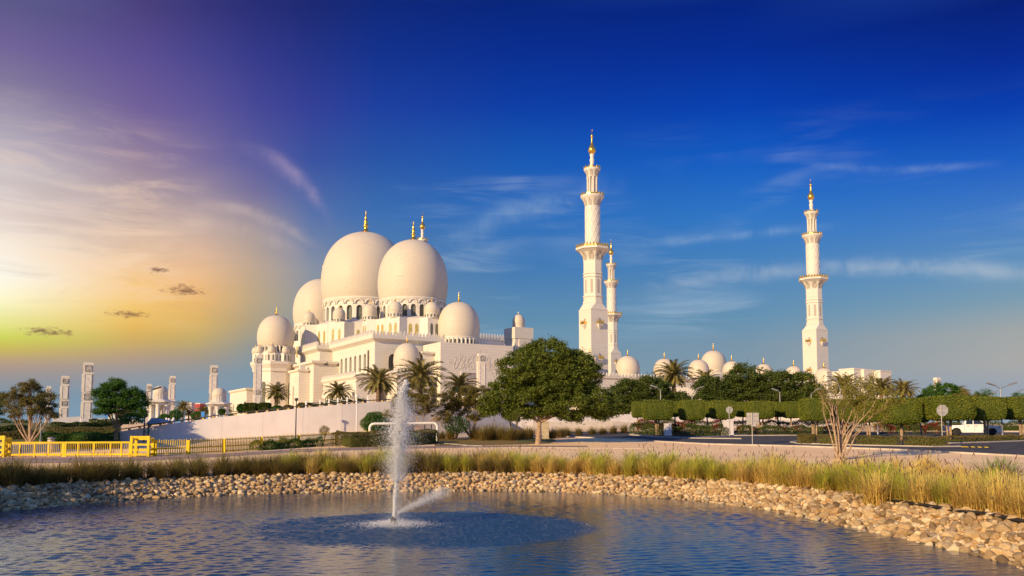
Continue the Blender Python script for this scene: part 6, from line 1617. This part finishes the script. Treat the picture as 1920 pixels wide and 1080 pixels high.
def sign(px, foot, poly, label, Y=None, thick=0.03, pole_top=None, cat='sign'):
    g = gnd(px, foot) if Y is None else at(px, foot, Y); Y = g.y
    r = thing('road_sign', label, cat, g, 0, None); q_ = [at(x, y, Y)-g for x, y in poly]; zt = max(p.z for p in q_)
    mb = MB(); mb.tube([(0, 0, -0.1), (0, 0, (pole_top or zt)*1.0)], 0.04, 8); mb.build('pole', M['signback'], r)
    mb = MB(); n_ = len(q_); mb.add([(p.x, 0.045, p.z) for p in q_]+[(p.x, 0.045+thick, p.z) for p in q_], [tuple(range(n_)), tuple(range(n_, 2*n_))[::-1]]+[(i, (i+1) % n_, n_+(i+1) % n_, n_+i) for i in range(n_)]); mb.build('sign_plate', M['signback'], r)
    zs = [p.z for p in q_]; xs = [p.x for p in q_]; mb = MB()
    for f in (0.3, 0.72): z = min(zs)+(max(zs)-min(zs))*f; mb.box(min(xs)*0.9, max(xs)*0.9, 0.038, 0.044, z-0.02, z+0.02)
    mb.build('brackets', M['pole'], r)
def octg(cx_, cy_, r_): return [(cx_+r_*math.cos(R(22.5+45*k)), cy_+r_*math.sin(R(22.5+45*k))) for k in range(8)]
sign(1767.5, 836.5, octg(1767.5, 769.5, 11.3), 'back of an octagonal road sign on a pale post beside the pickup')
sign(1368, 818, octg(1368, 768.5, 6.8), 'back of a distant octagonal road sign above the white box')
sign(1411, 834, [(1400, 774), (1423, 774), (1423, 796), (1400, 796)], 'back of a rectangular grey road sign on a post in the sand')
def pillar(px0, px1, top, foot, label, m_, cat='pillar', name='stone_pillar', cap=True):
    g = gnd((px0+px1)/2, foot); w = (px1-px0)*S(g.y)/2; h = at(px0, top, g.y).z-g.z; r = thing(name, label, cat, g)
    mb = MB(); mb.box(-w, w, -w*0.8, w*0.8, -0.1, h*0.93); mb.build('body', m_, r, 0.02)
    mb = MB(); mb.box(-w*1.06, w*1.06, -w*0.86, w*0.86, h*0.932, h); mb.box(-w*1.08, w*1.08, -w*0.88, w*0.88, -0.05, h*0.09); mb.build('cap', m_, r, 0.01)
pillar(1017, 1029, 790, 823, 'square beige stone pillar just right of the big tree trunk', M['stonepost'])
pillar(1246, 1258.5, 794, 817, 'short white stone pillar at the edge of the flower bed', M['stucco'])
pillar(1356, 1374, 788, 817, 'pale grey utility box in the flower bed below the octagonal sign', M['stucco'], 'utility box', 'utility_box')
g = gnd(95, 848); bo = thing('stone_bollard', 'squat grey bollard lamp behind the yellow gate', 'bollard', g)
mb = MB(); mb.lathe([(0.26, -0.1), (0.26, 0.95), (0.24, 1.0)], 14); mb.build('body', M['stonepost'], bo)
mb = MB(); mb.lathe([(0.10, 1.001), (0.30, 1.06), (0.28, 1.14), (0.0, 1.2)], 14); mb.build('cap', M['pole'], bo)
# white bent pipe barrier
ga, gc = gnd(693, 830), gnd(820, 827.5); za = at(693, 794, ga.y).z-ga.z; r = thing('pipe_barrier', 'thick white pipe bent down at both ends behind the oval hedge', 'barrier', ga); d = gc-ga
pts = [(0, 0, -0.2), (0, 0, za-0.45)]+[(0.42*(1-math.cos(t_)), 0, za-0.45+0.42*math.sin(t_)) for t_ in np.linspace(0.3, 1.57, 5)]
top_ = [(d.x-0.42*(1-math.cos(t_)), d.y, za+d.z-0.45+0.42*math.sin(t_)) for t_ in np.linspace(1.57, 0.3, 5)]
mb = MB(); mb.tube(pts+top_+[(d.x, d.y, za-0.45), (d.x, d.y, -0.2)], 0.125, 12); mb.build('pipe', M['whitepole'], r)
mb = MB(); mb.tube([(0.6, 0.5, za-0.75), (d.x-1.0, d.y+0.5, za-0.8)], 0.045, 8); mb.build('rust_pipe', mat('rusty_red_pipe', (0.36, 0.15, 0.08), 0.7), r)
for x in (0.62, 0.80, 0.9):
    mb = MB(); mb.tube([(d.x*x, d.y*x+0.5, -0.2), (d.x*x, d.y*x+0.5, za*0.95)], 0.05, 8); mb.build('stanchion', M['darkpole'], r)
# cable railing on the ramp
cr_ = thing('cable_railing', 'white posts with sagging ropes along the ramp top near the short palm', 'railing', at(574, 760, 98)); O_ = at(574, 760, 98); last = None
for px, tp in ((574, 751), (600, 749.5), (617, 747.5), (633.5, 746), (651, 744.5), (668, 743), (690, 742)):
    p_ = at(px, tp, 98)-O_; mb = MB(); mb.box(p_.x-0.09, p_.x+0.09, p_.y-0.09, p_.y+0.09, p_.z-1.3, p_.z); mb.build('post', M['whitepole'], cr_)
    if last is not None:
        mb = MB()
        for dz_ in (0.12, 0.6): mb.tube([last-Vector((0, 0, dz_)), last.lerp(p_, .5)-Vector((0, 0, dz_+0.22)), p_-Vector((0, 0, dz_+0.30))], 0.03, 5)
        mb.build('rope', M['whitepole'], cr_)
    last = p_
# shelter with grey roof by the ramp foot
g = gnd(275, 829); sh = thing('canopy_shelter', 'small dark-framed shelter with a sloping grey roof at the foot of the ramp', 'shelter', g)
z0 = at(270, 796, g.y).z-g.z; z1 = at(270, 783, g.y).z-g.z
mb = MB(); x0, x1 = (at(268, 796, g.y)-g).x, (at(304, 796, g.y)-g).x
mb.add([(x0, 0.5, z0), (x1, 0.5, z0+0.25), (x1, 3.0, z0+0.3), (x0, 3.0, z0), (x0+0.15, 1.5, z1), (x0+0.6, 2.2, z1)], [(0, 1, 5, 4), (1, 2, 5), (2, 3, 4, 5), (3, 0, 4), (0, 3, 2, 1)]); mb.build('roof', M['plumegrey'], sh)
for px in (266.5, 274.5):
    q_ = at(px, 815, g.y)-g; mb = MB(); mb.tube([(q_.x, 0.4, -0.1), (q_.x, 0.4, z0+0.15)], 0.075, 8); mb.build('post', M['darkpole'], sh)
sg = thing('green_sign', 'small green rectangular sign on the shelter post', 'sign', g); a, c = at(270, 805.5, g.y)-g, at(278, 810.8, g.y)-g
mb = MB(); mb.box(a.x, c.x, 0.26, 0.31, c.z, a.z); mb.build('sign_plate', M['green'], sg)
mb = MB(); mb.box(a.x+0.05, a.x+0.22, 0.254, 0.259, (a.z+c.z)/2-0.05, (a.z+c.z)/2+0.05); mb.build('marking', M['whitepole'], sg)
# floodlight and small things by the oval hedge
g = gnd(634, 829); fl = thing('floodlight', 'small black and yellow floodlight on a stake by the ramp wall', 'floodlight', g); q_ = at(635, 811, g.y)-g
mb = MB(); mb.tube([(0, 0, -0.1), (0, 0, q_.z)], 0.03, 6); mb.build('stake', M['darkpole'], fl)
mb = MB(); mb.box(-0.20, 0.10, -0.12, 0.12, q_.z, q_.z+0.22); mb.build('housing', M['darkpole'], fl, 0.02); mb = MB(); mb.box(0.102, 0.17, -0.12, 0.12, q_.z-0.02, q_.z+0.24); mb.build('lens', M['yellow'], fl)
# far buildings between the kiosks
for px0, px1, top, Y, m_, nm, lab in ((354, 365, 757, 420, M['stucco'], 'distant_building', 'small pale distant block between the two kiosks'), (364, 372, 759, 430, mat('blue_grey_glass', (0.20, 0.25, 0.33), 0.4), 'distant_building', 'small blue-grey distant block between the two kiosks'), (371, 381, 758, 410, mat('red_brick', (0.42, 0.06, 0.07), 0.7), 'distant_building', 'small red distant building left of the second kiosk'), (302, 315, 764, 260, M['marble'], 'stepped_block', 'white stepped block seen between the columns of the first kiosk')):
    a, c = at(px0, top, Y), at(px1, top, Y); r = thing(nm, lab, 'building', ((a.x+c.x)/2, Y, 4.9)); w = (c.x-a.x)/2; h = a.z-4.9
    mb = MB(); mb.box(-w, w, -4, 4, 0, h); mb.build('wall', m_, r); mb = MB(); mb.box(-w*0.96, w*0.96, -3.8, 3.8, h+0.003, h+0.5); mb.build('roof', M['trim'], r)
    mb = MB()
    for k in range(3): mb.box(-w*0.8, w*0.8, -4.05, -4.003, h*(0.25+0.25*k), h*(0.25+0.25*k)+0.9)
    mb.build('window_band', M['glass'], r)
# blue banners under the green tree
for px, row, lab in ((199.5, 780, 'small bright-blue banner left of the trunk of the green tree'), (247, 778, 'small blue banner right of the trunk of the green tree'), (380.5, 779, 'tiny blue banner left of the second kiosk')):
    Y = 170; c = at(px, row, Y); r = thing('blue_banner', lab, 'banner', (c.x, c.y, zplain(Y))); h = c.z-zplain(Y)
    mb = MB(); mb.box(-0.35, 0.35, -0.03, 0.03, h-0.3, h+0.8); mb.build('cloth', mat('blue_banner', (0.03, 0.22, 0.65), 0.6), r); mb = MB(); mb.tube([(-0.39, 0, 0), (-0.39, 0, h+0.85)], 0.03, 6); mb.build('pole', M['pole'], r)
# yellow road hump
ha, hb_ = gnd(1806, 839), gnd(1856, 841.5); hr = thing('speed_hump', 'black rubber speed hump with yellow blocks across the right-hand road', 'speed hump', ha); d = hb_-ha; n_ = 8
for k in range(n_):
    a, c = d*(k/n_), d*((k+0.98)/n_); mb = MB(); yl = k % 2 == 0
    s_ = 0.45 if yl else 0.32
    mb.add([(a.x, a.y-s_, 0.03), (c.x, c.y-s_, 0.03), (c.x, c.y+s_, 0.03), (a.x, a.y+s_, 0.03), (a.x, a.y-s_*0.3, 0.10), (c.x, c.y-s_*0.3, 0.10), (c.x, c.y+s_*0.3, 0.10), (a.x, a.y+s_*0.3, 0.10)], [(0,1,5,4),(4,5,6,7),(7,6,2,3),(0,4,7,3),(1,2,6,5)])
    mb.build('yellow_block' if yl else 'black_block', M['yellow'] if yl else M['black'], hr)

# ------------------------------------------------------------------ white pickup
cg = gnd(1824, 818.0); car = thing('pickup_truck', 'white double-cab pickup truck parked behind the verge shrubs', 'pickup', (cg.x, cg.y, cg.z+0.02), R(-20)); car.scale = (1.08, 1.08, 1.08)
Wd = 0.90
body = [(-2.62, 0.52), (-2.66, 0.70), (-2.62, 1.12), (-0.95, 1.14), (-0.90, 1.16), (0.95, 1.16), (1.25, 1.14), (2.25, 1.05), (2.52, 0.92), (2.62, 0.72), (2.62, 0.45), (2.35, 0.36)]
arch = lambda cx_: [(cx_+0.47*math.cos(t_), 0.40+0.47*math.sin(t_)) for t_ in np.linspace(0.0, math.pi, 9)]
prof = [(2.30, 0.38)] + [(x, z) for x, z in arch(1.62)] + [(1.0, 0.36), (-1.05, 0.36)] + [(x, z) for x, z in arch(-1.62)] + [(-2.2, 0.45)]
ring = body[:11]+prof; k = len(ring)
def tw(x, z): return Wd*(1-0.05*max(0, (z-0.85)/0.3))*(1-0.10*max(0, abs(x)-2.1)/0.5)
mb = MB(); mb.add([(x, -tw(x, z), z) for x, z in ring]+[(x, tw(x, z), z) for x, z in ring], [tuple(range(k)), tuple(range(k, 2*k))[::-1]]+[(i, (i+1) % k, k+(i+1) % k, k+i) for i in range(k)])
mb.build('body', M['carpaint'], car, 0.03)
cab0 = [(-0.92, 1.165), (1.30, 1.165), (0.52, 1.74), (0.20, 1.80), (-0.72, 1.78)]; k = len(cab0)
cw = lambda z: Wd*0.95-(z-1.16)*0.26
mb = MB(); mb.add([(x, -cw(z), z) for x, z in cab0]+[(x, cw(z), z) for x, z in cab0], [tuple(range(k)), tuple(range(k, 2*k))[::-1]]+[(i, (i+1) % k, k+(i+1) % k, k+i) for i in range(k)]); mb.build('cab', M['carpaint'], car, 0.035)
for sgn in (-1, 1):
    for nm, q_ in (('side_window', [(-0.72, 1.24), (-0.08, 1.24), (-0.08, 1.68), (-0.64, 1.68)]), ('side_window', [(0.0, 1.24), (1.06, 1.24), (0.50, 1.66), (0.0, 1.69)])):
        mb = MB(); mb.add([(x, sgn*(cw(z)+0.012), z) for x, z in q_], [(0, 1, 2, 3)]); mb.build(nm, M['carglass'], car)
    mb = MB(); mb.box(0.86, 1.04, sgn*0.98-0.10, sgn*0.98+0.10, 1.17, 1.36); mb.build('mirror', M['carpaint'], car, 0.03)
    mb = MB(); mb.box(2.26, 2.50, sgn*0.68-0.17, sgn*0.68+0.17, 0.86, 1.00); mb.build('headlight', M['lampglass'], car, 0.03)
    mb = MB(); mb.box(-2.69, -2.60, sgn*0.80-0.06, sgn*0.80+0.06, 0.78, 1.08); mb.build('tail_light', M['red'], car, 0.01)
    for x in (1.62, -1.62):
        y = sgn*0.80; wh = MB(); wh.lathe([(0.21, -0.12), (0.36, -0.12), (0.385, -0.07), (0.385, 0.07), (0.36, 0.12), (0.21, 0.12)], 24)
        o = wh.build('wheel', M['black'], car); o.location = (x, y, 0.385); o.rotation_euler = (math.pi/2, 0, 0)
        rm_ = MB(); rm_.lathe([(0.0, -0.10), (0.06, -0.115), (0.08, -0.09), (0.19, -0.10), (0.215, -0.122), (0.215, 0.122), (0.19, 0.10), (0.0, 0.10)], 24); rm_.build('rim', M['chrome'], o)
    for xd in (0.12, -0.62):
        mb = MB(); mb.box(xd, xd+0.17, sgn*0.905-0.02, sgn*0.905+0.02, 1.03, 1.07); mb.build('door_handle', M['chrome'], car)
    mb = MB(); 
    for xx in (0.98, 0.04, -0.86): mb.box(xx-0.007, xx+0.007, sgn*0.901-0.004, sgn*0.901+0.004, 0.48, 1.12)
    mb.build('door_gaps', M['black'], car)
mb = MB(); mb.add([(1.26, -0.78, 1.19), (1.26, 0.78, 1.19), (0.56, 0.68, 1.73), (0.56, -0.68, 1.73)], [(0, 1, 2, 3)]); mb.v = [(x+0.03, y, z+0.02) for x, y, z in mb.v]; mb.build('windscreen', M['carglass'], car)
mb = MB(); mb.box(2.50, 2.60, -0.42, 0.42, 0.72, 0.98); mb.build('grille', M['black'], car, 0.02)
mb = MB(); mb.box(2.55, 2.70, -0.86, 0.86, 0.42, 0.60); mb.build('bumper', M['carpaint'], car, 0.04)
mb = MB(); mb.box(2.66, 2.715, -0.55, 0.55, 0.44, 0.54); mb.build('lower_intake', M['black'], car)
mb = MB(); mb.box(-2.45, -1.02, -0.70, 0.70, 1.118, 1.150); mb.build('load_bed', M['black'], car)

# ------------------------------------------------------------------ three walkers behind the ramp parapet
def person(px, row, Y, label, turn, step):
    h = 1.72; c = at(px, row, Y); r = thing('person', label, 'person', (c.x, c.y, c.z-h), turn, 'people walking down the ramp')
    J = [(0, 0, .93), (0, 0, 1.12), (0, 0, 1.36), (0, 0, 1.48), (0, 0.01, 1.60), (0, 0.01, 1.70),
         (.10, 0, .90), (.11, .18*step, .50), (.11, .10*step, .07), (.11, .10*step+.14, .03), (-.10, 0, .90), (-.11, -.12*step, .50), (-.11, -.26*step, .08), (-.11, -.26*step+.13, .03),
         (.19, 0, 1.40), (.23, -.08*step, 1.14), (.24, .06*step, .90), (.24, .08*step, .80), (-.19, 0, 1.40), (-.23, .08*step, 1.14), (-.24, .20*step, .92), (-.24, .24*step, .83)]
    E = [(0,1),(1,2),(2,3),(3,4),(4,5),(0,6),(6,7),(7,8),(8,9),(0,10),(10,11),(11,12),(12,13),(2,14),(14,15),(15,16),(16,17),(2,18),(18,19),(19,20),(20,21)]
    rad = [.15,.14,.16,.06,.095,.08,.10,.075,.05,.04,.10,.075,.05,.04,.07,.05,.04,.035,.07,.05,.04,.035]
    me = bpy.data.meshes.new('person_body'); me.from_pydata(J, E, []); o = bpy.data.objects.new('body', me); COL.objects.link(o); o.parent = r
    sk = o.modifiers.new('skin', 'SKIN'); sk.use_smooth_shade = True
    for v, q_ in zip(me.skin_vertices[0].data, rad): v.radius = (q_, q_*0.8)
    me.skin_vertices[0].data[0].use_root = True; o.modifiers.new('sub', 'SUBSURF').levels = 1; o.modifiers['sub'].render_levels = 1
    me.materials.append(M['skin'])
    mb = MB(); mb.lathe([(0.27, 0.12), (0.25, 0.6), (0.21, 0.95), (0.23, 1.30), (0.20, 1.42), (0.09, 1.47)], 16); o = mb.build('robe', M['robe'], r); o.scale = (1, 0.75, 1)
    mb = MB(); mb.lathe([(0.14, 1.45), (0.125, 1.56), (0.118, 1.66), (0.08, 1.73), (0, 1.75)], 14); mb.build('head_cloth', M['robe'], r)
M['skin'] = mat('skin', (0.42, 0.24, 0.15), 0.6, var=0.05); M['robe'] = mat('white_robe', (0.76, 0.74, 0.76), 0.8, var=0.04)
person(312.5, 783.5, 90, 'person in white on the ramp, left one of three beside the shelter', R(100), 1)
person(317.0, 784.5, 90.5, 'person in white in the middle of the three on the ramp', R(110), -0.8)
person(325.5, 783.0, 89.5, 'person in white on the ramp, a little apart from the other two', R(95), 0.9)
